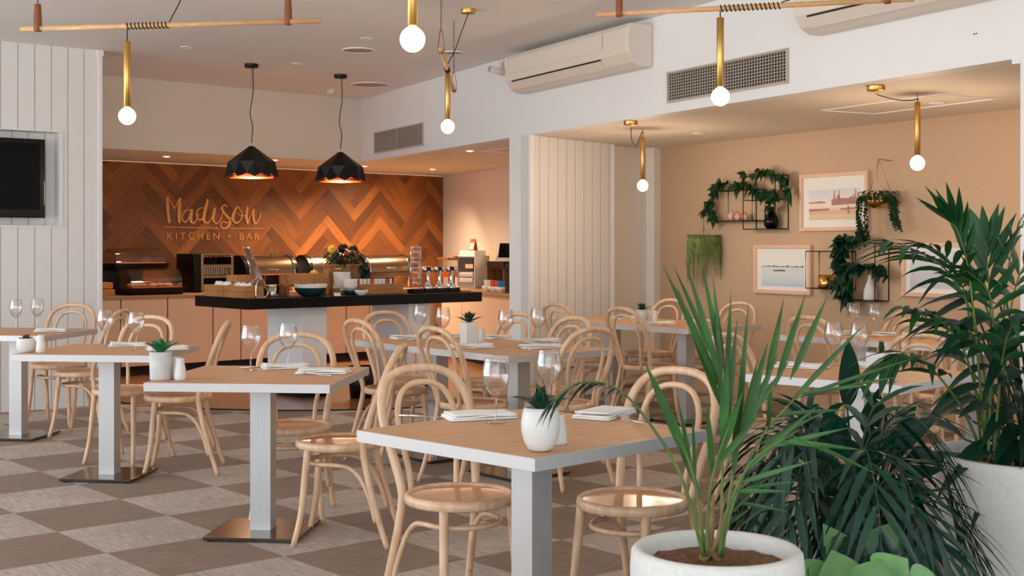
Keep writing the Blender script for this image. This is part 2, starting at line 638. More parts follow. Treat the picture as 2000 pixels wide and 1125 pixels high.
# ------------------------------------------------------------------ room shell
CEIL = 3.03
LOW = 2.315
FT = Frame((-6.86, 8.45), (-3.52, 11.13))          # left wall with the television niche (boards)
FH = Frame((-4.58, 14.5), (-0.953, 17.9))          # herringbone wall behind the bar
FA = Frame((-0.0227, 11.51), (2.586, 6.615))       # white bulkhead wall on the right
FB = Frame((-1.72, 14.85), (-0.0227, 11.51))       # bulkhead over the bar
FG = Frame((-1.46, 17.95), (3.54, 9.06))
FG = Frame((1.46, 12.76), (3.54, 9.06))            # wallpapered wall of the alcove

b = MB()
b.prism([(-9, -4), (9, -4), (9, 20), (-9, 20)], -0.12, 0.0)
struct(b.build('floor', 'carpet'))
# timber floor with its curved front edge round the bar
arc = [(-1.8 + 2.6 * math.cos(a), 13.3 + 2.6 * math.sin(a)) for a in [PI * (1 + i / 48) for i in range(4, 45)]]
b = MB()
b.prism(arc + [(0.02, 12.0), (0.02, 16.5), (-1.0, 18.2), (-5.5, 14.0), (-4.6, 12.4)], 0.0, 0.006)
struct(b.build('floor_timber', 'timberfloor'))
b = MB()
b.tube([(x, y, 0.004) for x, y in arc], 0.007, 6)
struct(b.build('trim_1', 'black_metal'))

b = MB()
b.prism([(-9, -4), (9, -4), (9, 20), (-9, 20)], CEIL, CEIL + 0.15)
struct(b.build('ceiling', 'ceiling_paint'))

# left wall: lining boards round a niche
nx0, nx1, nz0, nz1 = FT.len - 2.02, FT.len - 0.34, 1.528, 2.31
b = MB()
L = FT.len
dp = 0.16


def vface(b, x0, x1, z0, z1, y=0.0):
    b.add([(x0, y, z0), (x1, y, z0), (x1, y, z1), (x0, y, z1)], [(0, 1, 2, 3)], False)


vface(b, 0, nx0, 0, CEIL)
vface(b, nx1, L, 0, CEIL)
vface(b, nx0, nx1, 0, nz0)
vface(b, nx0, nx1, nz1, CEIL)
vface(b, nx0, nx1, nz0, nz1, dp)
b.add([(nx0, 0, nz0), (nx1, 0, nz0), (nx1, dp, nz0), (nx0, dp, nz0)], [(0, 1, 2, 3)], False)
b.add([(nx0, 0, nz1), (nx0, dp, nz1), (nx1, dp, nz1), (nx1, 0, nz1)], [(0, 1, 2, 3)], False)
b.add([(nx1, 0, nz0), (nx1, 0, nz1), (nx1, dp, nz1), (nx1, dp, nz0)], [(0, 1, 2, 3)], False)
b.add([(nx0, 0, nz0), (nx0, dp, nz0), (nx0, dp, nz1), (nx0, 0, nz1)], [(0, 1, 2, 3)], False)
b.add([(L, 0, 0), (L, 0.3, 0), (L, 0.3, CEIL), (L, 0, CEIL)], [(0, 1, 2, 3)], False)
b.add([(L, 0.3, 0), (0, 0.3, 0), (0, 0.3, CEIL), (L, 0.3, CEIL)], [(0, 1, 2, 3)], False)
struct(b.build('wall_left', 'boards', loc=FT.o, rz=FT.a))
b = MB()
fw = 0.012
for (x0, x1, z0, z1) in ((nx0, nx1, nz1, nz1 + fw), (nx0, nx1, nz0 - fw, nz0), (nx1, nx1 + fw, nz0 - fw, nz1 + fw)):
    b.box(((x0 + x1) / 2, -0.004, (z0 + z1) / 2), (x1 - x0, 0.012, z1 - z0))
struct(b.build('trim_2', 'paint', loc=FT.o, rz=FT.a))
b = MB()
b.box((L - 0.02 + 0.012, -0.008, CEIL - 0.025), (0.05, 0.03, 0.05))
b.box((L - 0.004, -0.004, CEIL / 2), (0.03, 0.012, CEIL))
struct(b.build('trim_3', 'paint', loc=FT.o, rz=FT.a))

# bar bulkhead (faces between the high ceiling and the low bar ceiling)
bb0 = V((-1.72, 14.85, 0)) - FH.u * 6.5
b = MB()
b.prism([(bb0.x, bb0.y), (-1.72, 14.85), (-1.72 - FH.u.y * 0.12, 14.85 + FH.u.x * 0.12), (bb0.x - FH.u.y * 0.12, bb0.y + FH.u.x * 0.12)], LOW, CEIL)
struct(b.build('wall_bar_bulkhead', 'cream'))
b = MB()
b.box((FB.len / 2, 0.06, (LOW + CEIL) / 2), (FB.len, 0.12, CEIL - LOW))
struct(b.build('wall_bar_right', 'paint', loc=FB.o, rz=FB.a))
b = MB()
b.prism([(bb0.x - .04, bb0.y + .05), (-1.70, 14.93), (0.03, 11.56), (0.3, 12.5), (0.3, 18.6), (-0.9, 18.6), (-7.5, 12.0)], LOW + 0.001, LOW + 0.1)
struct(b.build('ceiling_bar', 'cream'))

# back wall of the bar: a painted strip at the ends, herringbone planks as its face
b = MB()
b.box((0.5, 0.07, LOW / 2), (9.0, 0.1, LOW))
struct(b.build('wall_back', 'darkwood', loc=FH.o, rz=FH.a))


def herringbone(W0, W1, H0, H1, w=0.118, n=5, th=0.012):
    me = bpy.data.meshes.new('wall_herringbone')
    bm = bmesh.new()
    tone = bm.faces.layers.float.new('tone')
    uvl = bm.loops.layers.uv.new('grain')
    rnd = random.Random(3)
    rows = [rnd.random() for _ in range(64)]
    q = 1 / math.sqrt(2)
    Ln = n * w
    g = 0.0012
    for j in range(-12, 13):
        for k in range(-70, 71):
            for kind in (0, 1):
                if kind == 0:
                    x0, y0, sx, sy = k * w, k * w, Ln, w
                else:
                    x0, y0, sx, sy = k * w, k * w + w, w, Ln
                x0 += j * Ln
                y0 -= j * Ln
                cs = [(x0 + g, y0 + g), (x0 + sx - g, y0 + g), (x0 + sx - g, y0 + sy - g), (x0 + g, y0 + sy - g)]
                pts = [((x - y) * q + 0.13, (x + y) * q) for x, y in cs]
                xs = [p[0] for p in pts]
                zs = [p[1] for p in pts]
                if max(xs) < W0 or min(xs) > W1 or max(zs) < H0 or min(zs) > H1:
                    continue
                vs = [bm.verts.new((p[0], 0, p[1])) for p in pts]
                f = bm.faces.new(vs)
                f[tone] = rows[k % 64] * 0.36 + rnd.random() * 0.30
                ro = rnd.random() * 9
                for lp, (cx, cy) in zip(f.loops, cs):
                    a, bq = (cx - x0, cy - y0) if kind == 0 else (cy - y0, cx - x0)
                    lp[uvl].uv = (a + ro, bq + ro)
    for co, no in (((W0, 0, 0), (-1, 0, 0)), ((W1, 0, 0), (1, 0, 0)), ((0, 0, H0), (0, 0, -1)), ((0, 0, H1), (0, 0, 1))):
        bmesh.ops.bisect_plane(bm, geom=bm.verts[:] + bm.edges[:] + bm.faces[:], plane_co=co, plane_no=no, clear_outer=True)
    for f in bm.faces:
        if f.normal.y > 0:
            f.normal_flip()
    bm.to_mesh(me)
    bm.free()
    me.materials.append(M['planks'])
    o = bpy.data.objects.new('wall_herringbone', me)
    C.objects.link(o)
    o.location = FH.at(0, -0.012, 0)
    o.rotation_euler = (0, 0, FH.a)
    return struct(o)


herringbone(-2.6, FH.len, 0.0, LOW - 0.012)
b = MB()
b.box((1.2, -0.024, LOW - 0.004), (FH.len + 2.5, 0.016, 0.007))
tag(b.build('strip_light', 'ledstrip', loc=FH.o, rz=FH.a), 'thin warm light strip along the top of the timber herringbone wall', 'light strip')

# side wall of the bar and the white pilaster / lining-board return on the alcove's left
b = MB()
b.prism([(-0.953, 17.9), (0.95, 13.27), (1.08, 13.3), (0.1, 18.2)], 0, LOW)
struct(b.build('wall_bar_side', 'cream'))
b = MB()
b.prism([(-0.0227, 11.51), (0.150, 11.186), (0.19, 11.22), (0.28, 12.4), (1.08, 13.3), (0.95, 13.3), (0.06, 12.45)], 0, LOW + 0.01)
struct(b.build('wall_pilaster', 'paint'))
FS = Frame((0.156, 11.19), (0.955, 12.24))
b = MB()
b.box((FS.len / 2, 0.05, LOW / 2), (FS.len, 0.1, LOW))
b.box((FS.len - 0.006, -0.003, LOW / 2), (0.03, 0.016, LOW))
struct(b.build('wall_alcove_left', 'boards', loc=FS.o, rz=FS.a))
FR = Frame((0.90, 12.30), (1.42, 12.98))
b = MB()
b.box((FR.len / 2 + 0.1, 0.05, LOW / 2), (FR.len + 0.4, 0.1, LOW))
struct(b.build('wall_recess', 'cream', loc=FR.o, rz=FR.a))
b = MB()
b.prism([(1.305, 12.62), (1.385, 12.66), (1.47, 12.78), (1.35, 13.0), (1.25, 12.9)], 0, LOW)
struct(b.build('wall_corner_post', 'paint'))
b = MB()
b.prism([(0.90, 12.24), (1.30, 12.62), (1.30, 12.9), (0.85, 12.5)], 0.0, 0.03)
struct(b.build('floor_recess_step', 'timberfloor'))

# right bulkhead, alcove back wall, alcove ceiling, right pilaster
b = MB()
b.box((8.0, 0.06, (LOW + CEIL) / 2), (16.0, 0.12, CEIL - LOW))
struct(b.build('wall_right_bulkhead', 'paint', loc=FA.o, rz=FA.a))
b = MB()
b.box((FA.len + 5.2, 0.1, LOW / 2), (10.4, 0.2, LOW))
struct(b.build('wall_right', 'paint', loc=FA.o, rz=FA.a))
b = MB()
b.box((FA.len - 0.02, 0.05, LOW - 0.012), (0.05, 0.12, 0.03))
struct(b.build('trim_4', 'paint', loc=FA.o, rz=FA.a))
b = MB()
b.box((4.0, 0.06, LOW / 2 + 0.02), (8.3, 0.12, LOW + 0.04))
struct(b.build('wall_alcove_back', 'wallpaper', loc=FG.o, rz=FG.a))
b = MB()
p = [FA.at(0, 0.1, 0), FA.at(9.5, 0.1, 0), FA.at(9.5, 2.3, 0), FA.at(-1.5, 2.3, 0)]
b.prism([(q.x, q.y) for q in p], LOW + 0.002, LOW + 0.1)
struct(b.build('ceiling_alcove', 'cream'))
b = MB()
for x0, x1, y0, y1 in ((3.1, 4.2, 0.85, 1.35),):
    for (cx, cy, sx, sy) in (((x0 + x1) / 2, y0, x1 - x0, 0.012), ((x0 + x1) / 2, y1, x1 - x0, 0.012), (x0, (y0 + y1) / 2, 0.012, y1 - y0), (x1, (y0 + y1) / 2, 0.012, y1 - y0)):
        b.box((cx, cy, LOW - 0.001), (sx, sy, 0.006))
tag(b.build('access_panel', 'paint', loc=FA.o, rz=FA.a), 'flush white access panel in the low alcove ceiling', 'ceiling panel')
b = MB()
for x0, x1, y0, y1 in ((-0.65, -0.05, 0.5, 1.1),):
    for (cx, cy, sx, sy) in (((x0 + x1) / 2, y0, x1 - x0, 0.012), ((x0 + x1) / 2, y1, x1 - x0, 0.012), (x0, (y0 + y1) / 2, 0.012, y1 - y0), (x1, (y0 + y1) / 2, 0.012, y1 - y0)):
        b.box((cx + 2.8, cy, LOW - 0.001), (sx, sy, 0.006))
tag(b.build('access_panel', 'paint', loc=FB.o, rz=FB.a), 'flush white access panel in the low bar ceiling', 'ceiling panel')

# ------------------------------------------------------------------ tables
TABLES = {}


def make_table():
    t = thing('dining_table', 'x', 'table')
    s = 0.41
    b = MB()
    b.box((0, 0, 0.7325), (2 * s - 0.012, 2 * s - 0.012, 0.035))
    b.build('tabletop', 'tabletop', t, bevel=0.001, seg=1)
    b = MB()
    for sx, sy, cx, cy in ((2 * s, 0.006, 0, -s + 0.003), (2 * s, 0.006, 0, s - 0.003), (0.006, 2 * s - 0.012, -s + 0.003, 0), (0.006, 2 * s - 0.012, s - 0.003, 0)):
        b.box((cx, cy, 0.7305), (sx, sy, 0.039))
    b.build('edge_band', 'alu', t, bevel=0.001, seg=1)
    b = MB()
    b.box((0, 0, 0.364), (0.096, 0.096, 0.69))
    b.build('column', 'alu', t, bevel=0.002)
    b = MB()
    b.box((0, 0, 0.713), (0.36, 0.36, 0.004))
    b.build('mounting_plate', 'steel', t)
    b = MB()
    b.box((0, 0, 0.0145), (0.43, 0.43, 0.015))
    p = b.build('base_plate', 'baseplate', t, bevel=0.0015)
    for sx in (-1, 1):
        for sy in (-1, 1):
            b = MB()
            b.lathe([(0.012, 0), (0.012, 0.008)], 12, (sx * 0.19, sy * 0.19, 0), True, True)
            b.build('glide', 'black_plastic', p)
    return t


table0 = make_table()
D = math.radians
TSPEC = [
    ('near', (0.065, 4.305), D(45), 'square oak-topped table nearest the camera, set cornerwise', 1.0),
    ('mid', (-1.18, 6.17), D(-5.5), 'square oak-topped table left of centre with a grey cup planter on its front corner', 1.03),
    ('left', (-2.37, 7.66), D(-6), 'square oak-topped table by the left edge with one shaker and a speckled pot in front', 0.985),
    ('farleft', (-3.51, 9.25), D(-7.5), 'square table cut by the left picture edge, under the television', 0.985),
    ('centre', (0.04, 7.745), D(39), 'front half of the joined centre tables, its bright metal corner towards the camera', 1.0),
    ('centreback', (-0.477, 8.382), D(39), 'back half of the joined centre tables, nearest the black serving counter', 1.0),
    ('alcove', (1.347, 10.08), D(39), 'front half of the joined tables beside the white lining boards, at the alcove mouth', 1.0),
    ('alcoveback', (0.83, 10.72), D(39), 'back half of the joined tables beside the white lining boards', 1.0),
    ('right', (1.67, 6.25), D(-42), 'square white-edged table behind the front palm, with a tall square white planter', 1.0),
    ('wall', (2.41, 8.845), D(39), 'left half of the joined tables by the papered wall, under the framed pictures', 1.0),
    ('wallright', (2.93, 8.21), D(39), 'right half of the joined tables by the papered wall, behind the tall plants', 1.0),
]
for i, (k, (x, y), a, lab, s) in enumerate(TSPEC):
    if i == 0:
        o = table0
        o.location = (x, y, 0)
        o.rotation_euler = (0, 0, a)
        o['label'] = lab
        o['group'] = 'square dining tables'
    else:
        dup(table0, (x, y, 0), a, lab, 'square dining tables', (s, s, 1))
    TABLES[k] = (V((x, y, 0)), a)


# ------------------------------------------------------------------ bentwood chairs
def make_chair():
    t = thing('bentwood_chair', 'x', 'chair')
    R = 0.2
    b = MB()
    b.lathe([(0.0005, 0.452), (0.09, 0.451), (0.15, 0.453), (0.178, 0.458)], 40)
    b.lathe([(0.0005, 0.440), (0.178, 0.440)], 40)
    b.build('seat', 'seatwood', t)
    b = MB()
    b.lathe([(0.176, 0.432), (R - 0.006, 0.430), (R, 0.436), (R + 0.002, 0.45), (R - 0.002, 0.463), (R - 0.010, 0.468), (0.182, 0.465), (0.177, 0.457), (0.176, 0.432)], 44)
    b.build('seat_ring', 'bentwood', t)
    half = [(.192, .255, 0), (.182, .215, .12), (.168, .165, .30), (.160, .140, .42), (.162, .142, .48), (.176, .172, .58), (.192, .212, .69), (.186, .248, .785), (.150, .276, .852), (.085, .292, .886), (0, .297, .895)]
    pts = half + [(-x, y, z) for x, y, z in half[-2::-1]]
    b = MB()
    b.tube(smooth_path(pts, 5), [0.0125, 0.0150, 0.0165, 0.0168, 0.0165, 0.016, 0.016, 0.016, 0.0165, 0.0168, 0.0165, 0.0150, 0.0125], 10)
    b.build('back_hoop', 'bentwood', t)
    half = [(.098, .176, .445), (.104, .186, .53), (.124, .214, .66), (.122, .238, .745), (.096, .256, .806), (.052, .266, .836), (0, .270, .843)]
    pts = half + [(-x, y, z) for x, y, z in half[-2::-1]]
    b = MB()
    b.tube(smooth_path(pts, 5), 0.0115, 9)
    b.build('inner_hoop', 'bentwood', t)
    for sx in (-1, 1):
        b = MB()
        b.tube(smooth_path([(sx * .140, -.118, .436), (sx * .148, -.130, .30), (sx * .158, -.146, .14), (sx * .176, -.178, 0)], 5), [0.0175, 0.0165, 0.0148, 0.0125], 10)
        b.build('leg', 'bentwood', t)
    half = [(.170, .196, .115), (.160, .170, .21), (.150, .128, .30), (.146, .075, .352), (.146, .01, .366), (.130, -.068, .366), (.078, -.128, .366), (0, -.150, .366)]
    pts = half + [(-x, y, z) for x, y, z in half[-2::-1]]
    b = MB()
    b.tube(smooth_path(pts, 5), 0.0105, 8)
    b.build('stretcher_hoop', 'bentwood', t)
    return t


chair0 = make_chair()
CH = [
    (-.19, 4.72, .57, -.82, 'bentwood chair at the far-left side of the nearest table, seat under the egg planter side'),
    (.43, 4.63, -.66, -.75, 'bentwood chair at the far-right side of the nearest table, partly behind the front palm'),
    (-.80, 6.03, -1, .06, 'bentwood chair seen side-on between the nearest table and the grey cup planter table'),
    (-2.02, 7.87, -.99, -.12, 'bentwood chair seen side-on just left of the grey cup planter, four legs in full view'),
    (-1.11, 6.53, .05, -1, 'bentwood chair on the bar side of the grey cup planter table, facing the camera'),
    (-2.44, 8.2, -.3, -.95, 'bentwood chair on the bar side of the left table, below the pale cabinet doors'),
    (-3.08, 9.35, -.99, .1, 'bentwood chair side-on between the television wall table and the left table'),
    (-3.47, 9.93, -.1, -1, 'bentwood chair against the white lining boards below the television'),
    (-.74, 8.25, .777, .63, 'bentwood chair on the left of the joined centre tables, the farther of two alike'),
    (-.22, 7.5, .777, .63, 'bentwood chair on the left of the joined centre tables, the nearer of two alike'),
    (-.71, 8.82, .63, -.777, 'bentwood chair at the bar end of the joined centre tables'),
    (-.17, 8.7, -.777, -.63, 'bentwood chair behind the joined centre tables in front of the white pilaster'),
    (.27, 7.47, -.63, .777, 'bentwood chair at the near end of the joined centre tables, behind the egg planter'),
    (.18, 8.18, -.777, -.63, 'bentwood chair behind the joined centre tables, hoop showing just behind the near end chair'),
    (.57, 10.5, .777, .63, 'farthest bentwood chair in front of the white lining boards'),
    (1.03, 9.82, .777, .63, 'bentwood chair on the left side of the alcove tables, its whole tall hoop in view'),
    (1.14, 10.96, -.777, -.63, 'bentwood chair behind the small succulent on the alcove tables'),
    (1.62, 10.32, -.777, -.63, 'bentwood chair on the wall side of the alcove tables, below the hanging grass plant'),
    (1.32, 6.56, .742, -.67, 'bentwood chair on the left of the white-edged table, behind the upright palm leaves'),
    (2.14, 8.62, .777, .63, 'bentwood chair on the near side of the papered-wall tables, behind two wine glasses'),
    (2.60, 9.0, -.777, -.63, 'bentwood chair against the papered wall below the white bottle shelf'),
    (1.95, 6.57, -.67, -.742, 'bentwood chair on the wall side of the white-edged table, left of the tall planter'),
    (2.66, 7.93, .777, .63, 'bentwood chair almost hidden by the tall right-hand plants'),
]
for i, (x, y, fx, fy, lab) in enumerate(CH):
    rz = math.atan2(fx, -fy)
    if i == 0:
        chair0.location = (x, y, 0)
        chair0.rotation_euler = (0, 0, rz)
        chair0['label'] = lab
        chair0['group'] = 'bentwood chairs round the tables'
    else:
        dup(chair0, (x, y, 0), rz, lab, 'bentwood chairs round the tables')

# ------------------------------------------------------------------ tableware
TT = 0.7505


def make_glass():
    b = MB()
    b.lathe([(0.0008, 0.0035), (0.012, 0.0042), (0.030, 0.002), (0.0365, 0.0008), (0.0365, 0.0), (0.001, 0.0)], 28)
    pr = [(0.01, 0.004), (0.0055, 0.012), (0.0042, 0.03), (0.004, 0.065), (0.005, 0.082), (0.0096, 0.09), (0.0209, 0.1), (0.0356, 0.118), (0.0452, 0.14), (0.048, 0.158), (0.0466, 0.18), (0.0418, 0.205), (0.039, 0.222)]
    b.lathe(pr, 28)
    b.lathe([(0.0006, 0.094), (0.0198, 0.1015), (0.0342, 0.119), (0.0438, 0.1405), (0.0467, 0.158), (0.0452, 0.18), (0.0405, 0.205), (0.0382, 0.2222), (0.039, 0.222)], 28)
    return b.build('wine_glass', 'glass')


glass0 = tag(make_glass(), 'x', 'wine glass', 'wine glasses on the tables')
GL = [
    (-.056, 4.478, 'nearest wine glass, in front of the folded napkin on the nearest table'),
    (.137, 4.842, 'wine glass behind the white egg planter on the nearest table'),
    (-1.275, 6.35, 'wine glass left of the napkins on the grey cup planter table'),
    (-1.122, 6.52, 'wine glass between the two napkins, before the chair hoop on the grey cup planter table'),
    (-2.459, 7.86, 'left wine glass of two on the left table, in front of the white wall edge'),
    (-2.196, 7.60, 'right wine glass of two on the left table, in front of a chair hoop'),
    (-3.582, 9.39, 'wine glass at the left picture edge below the television'),
    (-3.468, 9.5, 'wine glass before the chair at the lining boards'),
    (-.6, 8.51, 'leftmost wine glass on the joined centre tables, just below the black counter'),
    (-.433, 8.15, 'wine glass left of the white square planter on the joined centre tables'),
    (-.037, 7.865, 'wine glass right of the paired shakers on the joined centre tables'),
    (.163, 8.09, 'rightmost wine glass on the joined centre tables, before the lining boards'),
    (2.325, 8.86, 'left wine glass of two under the black wire shelf with the white bottle'),
    (2.426, 8.70, 'right wine glass of two under the black wire shelf with the white bottle'),
    (1.636, 6.62, 'left wine glass of two on the white-edged table behind the palm'),
    (1.735, 6.50, 'right wine glass of two on the white-edged table behind the palm'),
]
for i, (x, y, lab) in enumerate(GL):
    o = glass0 if i == 0 else glass0.copy()
    if i:
        C.objects.link(o)
    o.location = (x, y, TT)
    o['label'] = lab


def make_napkin(seed):
    r = random.Random(seed)
    b = MB()
    nx, ny = 12, 6
    for ly in range(3):
        z = 0.0015 + ly * 0.0065
        lx, wy = 0.225 - ly * 0.008, 0.125 - ly * 0.006
        vs, fs = [], []
        for i in range(nx + 1):
            for j in range(ny + 1):
                u, v = i / nx - .5, j / ny - .5
                h = 0.0035 * math.sin(u * 5 + seed + ly) * (1 if ly else 0.0) + (0.004 * (abs(u) * 2) ** 3 * ly * (0.5 + r.random() * 0.2))
                vs.append((u * lx + 0.003 * math.sin(v * 5 + ly * 2), v * wy + 0.004 * math.sin(u * 6 + seed), z + max(0, h)))
        k = ny + 1
        n0 = len(vs)
        vs += [(x, y, q + 0.0055) for x, y, q in vs]
        for i in range(nx):
            for j in range(ny):
                a = i * k + j
                fs += [(a, a + 1, a + k + 1, a + k), (n0 + a, n0 + a + k, n0 + a + k + 1, n0 + a + 1)]
        edge = [(i * k, (i + 1) * k) for i in range(nx)] + [((i + 1) * k + ny, i * k + ny) for i in range(nx)]
        edge += [(j + 1, j) for j in range(ny)] + [(nx * k + j, nx * k + j + 1) for j in range(ny)]
        fs += [(p, q, n0 + q, n0 + p) for p, q in edge]
        b.add(vs, fs)
    return b.build('napkin', 'linen')


naps = [make_napkin(i) for i in range(3)]
NP = [
    (-.115, 4.60, 20, 'folded white napkin under the nearest wine glass, on the nearest table', 1.1),
    (.33, 4.66, 62, 'folded white napkin right of the white egg planter, on the nearest table', 1.15),
    (-1.13, 6.47, 22, 'folded white napkin at the middle of the grey cup planter table, beside a knife', 1.0),
    (-.90, 6.22, -4, 'folded white napkin at the right edge of the grey cup planter table', 1.1),
    (-2.33, 7.90, 14, 'folded white napkin between the wine glasses of the left table', 1.0),
    (-2.02, 7.62, 30, 'folded white napkin on the right edge of the left table, behind a green succulent', 1.0),
    (-3.27, 9.25, 5, 'folded white napkin on the table below the television', 1.0),
    (-.68, 8.53, 30, 'folded white napkin on the left end of the joined centre tables', 1.0),
    (-.24, 7.80, 20, 'folded white napkin in front of the white square planter', 1.1),
    (-.34, 8.68, 20, 'folded white napkin left behind the white square planter, bar side', .8),
    (-.10, 8.55, 40, 'folded white napkin right behind the paired shakers, bar side', .8),
    (.19, 8.22, 35, 'folded white napkin behind the right wine glass on the joined centre tables', 1.0),
    (.17, 7.75, 20, 'folded white napkin at the near end of the joined centre tables', 1.1),
    (.95, 10.85, 30, 'folded white napkin at the back end of the alcove tables', 1.0),
    (1.13, 10.05, 25, 'folded white napkin in front of the small succulent on the alcove tables', 1.1),
    (1.49, 10.35, 35, 'folded white napkin on the wall side of the alcove tables', .9),
    (1.45, 6.50, -30, 'folded white napkin on the left of the white-edged table behind the palm', 1.1),
    (1.80, 6.52, -36, 'folded white napkin behind the tall square planter on the white-edged table', 1.0),
    (2.30, 8.98, 36, 'folded white napkin behind the wine glasses at the papered wall', .9),
    (2.57, 8.83, 20, 'folded white napkin right of the wine glasses at the papered wall', 1.0),
]
for i, (x, y, a, lab, s) in enumerate(NP):
    o = naps[i] if i < 3 else naps[i % 3].copy()
    if i >= 3:
        C.objects.link(o)
    o.location = (x, y, TT)
    o.rotation_euler = (0, 0, D(a))
    o.scale = (s, s, 1)
    tag(o, lab, 'napkin', 'folded napkins on the tables')


def make_knife():
    t = thing('table_knife', 'x', 'knife')
    b = MB()
    vs = [(0, -.004, 0), (.08, -.009, 0), (.11, -.008, 0), (.118, .002, 0), (.11, .005, 0), (0, .004, 0)]
    b.prism([(x, y) for x, y, z in vs], 0.002, 0.0035)
    b.build('blade', 'chrome', t)
    b = MB()
    b.tube([(-.095, 0, .004), (-.05, 0, .0045), (0, 0, .003)], [.005, .0045, .003], 8)
    b.build('handle', 'chrome', t)
    return t


def make_fork():
    t = thing('table_fork', 'x', 'fork')
    b = MB()
    b.tube([(-.10, 0, .003), (-.03, 0, .004), (.03, 0, .010), (.055, 0, .009)], [.0045, .003, .0025, .005], 8)
    b.build('handle', 'chrome', t)
    b = MB()
    for k in (-1.5, -.5, .5, 1.5):
        b.tube([(.05, k * .004, .009), (.075, k * .0045, .006), (.10, k * .0045, .010)], [.0022, .0016, .0009], 6)
    b.box((.053, 0, .009), (.012, .016, .002))
    b.build('tines', 'chrome', t)
    return t


knife0, fork0 = make_knife(), make_fork()
KN = [(-.31, 4.62, -12, 'knife left of the napkin under the nearest wine glass'), (-1.26, 6.50, 24, 'knife left of the middle napkin on the grey cup planter table'),
      (-.585, 8.40, 25, 'knife in front of the leftmost napkin on the joined centre tables'), (-.165, 7.70, 25, 'knife in front of the napkin before the white square planter'),
      (1.20, 9.98, 30, 'knife beside the napkin on the near side of the alcove tables'), (2.44, 8.75, 30, 'knife beside the wine glasses at the papered wall')]
FK = [(.40, 4.53, 120, 'fork leaning by the right napkin of the nearest table'), (-.93, 6.12, 150, 'fork on the right napkin of the grey cup planter table'),
      (-.32, 7.92, 60, 'fork behind the napkin before the white square planter'), (.07, 7.68, 115, 'fork left of the near-end napkin on the joined centre tables'),
      (.25, 8.13, 120, 'fork right of the rightmost wine glass on the joined centre tables'), (-.70, 8.62, 200, 'fork behind the leftmost napkin on the joined centre tables')]
for lst, p0, g in ((KN, knife0, 'knives laid on the tables'), (FK, fork0, 'forks laid on the tables')):
    for i, (x, y, a, lab) in enumerate(lst):
        if i == 0:
            p0.location = (x, y, TT)
            p0.rotation_euler = (0, 0, D(a))
            p0['label'] = lab
            p0['group'] = g
        else:
            dup(p0, (x, y, TT), D(a), lab, g)


def make_shaker():
    t = thing('shaker', 'x', 'shaker')
    b = MB()
    b.lathe([(.0005, 0), (.021, 0), (.0235, .004), (.0245, .018), (.0225, .045), (.0175, .068), (.0165, .080), (.0175, .088), (.014, .0915), (.0005, .092)], 24)
    b.build('body', 'ceramic', t)
    b = MB()
    for k in range(5):
        a = k * 2 * PI / 5
        b.lathe([(.0016, 0), (.0016, .001)], 8, (math.cos(a) * .007, math.sin(a) * .007, .0915), True, True)
    b.build('pour_holes', 'gap', t)
    return t


sh0 = make_shaker()
SH = [(-1.505, 5.90, 'white shaker in front of its pair, beside the grey cup planter'), (-1.538, 5.965, 'white shaker half hidden behind its pair, beside the grey cup planter'),
      (-2.688, 7.42, 'single white shaker beside the speckled pot on the left table'),
      (-.243, 7.99, 'left white shaker of the pair beside the white square planter'), (-.188, 8.14, 'right white shaker of the pair beside the white square planter'),
      (1.082, 10.28, 'left white shaker beside the small alcove succulent'), (1.146, 10.42, 'right white shaker beside the small alcove succulent'),
      (.145, 3.99, 'white shaker half hidden behind the white egg planter')]
for i, (x, y, lab) in enumerate(SH):
    s = 1.1 if i < 3 else 1.0
    if i == 0:
        sh0.location = (x, y, TT)
        sh0['label'] = lab
        sh0['group'] = 'salt and pepper shakers'
        sh0.scale = (s, s, s)
    else:
        dup(sh0, (x, y, TT), 0.3 * i, lab, 'salt and pepper shakers', (s, s, s))


def pot_mesh(prof, m, parent, n=32):
    b = MB()
    b.lathe(prof, n)
    return b.build('pot', m, parent)


def soil_disc(r, z, parent, m='soil'):
    b = MB()
    b.lathe([(.0005, z + .004), (r * .6, z + .002), (r, z)], 20)
    return b.build('soil', m, parent)


def rosette(parent, z, n, L, W, m, seed, spread=0.9, droop=0.3, rows=3, shape=.9):
    r = random.Random(seed)
    b = MB()
    for k in range(rows):
        q = k / max(1, rows - 1)
        for i in range(n):
            a = 2 * PI * (i + .5 * k) / n + r.uniform(-.15, .15)
            el = spread * (1 - q) + 1.45 * q if rows > 1 else spread
            d = V((math.cos(a) * math.cos(el), math.sin(a) * math.cos(el), math.sin(el)))
            b.leaf((math.cos(a) * .006, math.sin(a) * .006, z), d, L * (1 - .3 * q) * r.uniform(.85, 1.1), W, droop=droop * (1 - q), fold=.4, n=5, shape=shape)
    return b.build('leaves', m, parent)


t = thing('potted_succulent', 'white egg-shaped planter with a dark green succulent on the corner of the nearest table', 'potted plant', (.085, 3.862, TT))
pot_mesh([(.0005, 0), (.022, 0), (.038, .008), (.050, .03), (.0575, .06), (.0585, .085), (.054, .115), (.049, .130), (.045, .130), (.048, .11), (.0005, .108)], 'ceramic', t)
rosette(t, .118, 6, .115, .05, 'leaf_succ_dark', 3, .75, .35, 2)
t = thing('potted_succulent', 'grey cylinder cup planter with a bright green succulent on the left-of-centre table', 'potted plant', (-1.60, 5.92, TT))
pot_mesh([(.0005, 0), (.044, 0), (.047, .004), (.049, .06), (.0495, .128), (.046, .128), (.045, .115), (.0005, .114)], 'concrete', t)
rosette(t, .118, 6, .105, .05, 'leaf_succ', 5, .75, .2, 2, .9)
t = thing('potted_succulent', 'speckled white round pot with a small brown succulent on the left table', 'potted plant', (-2.786, 7.455, TT))
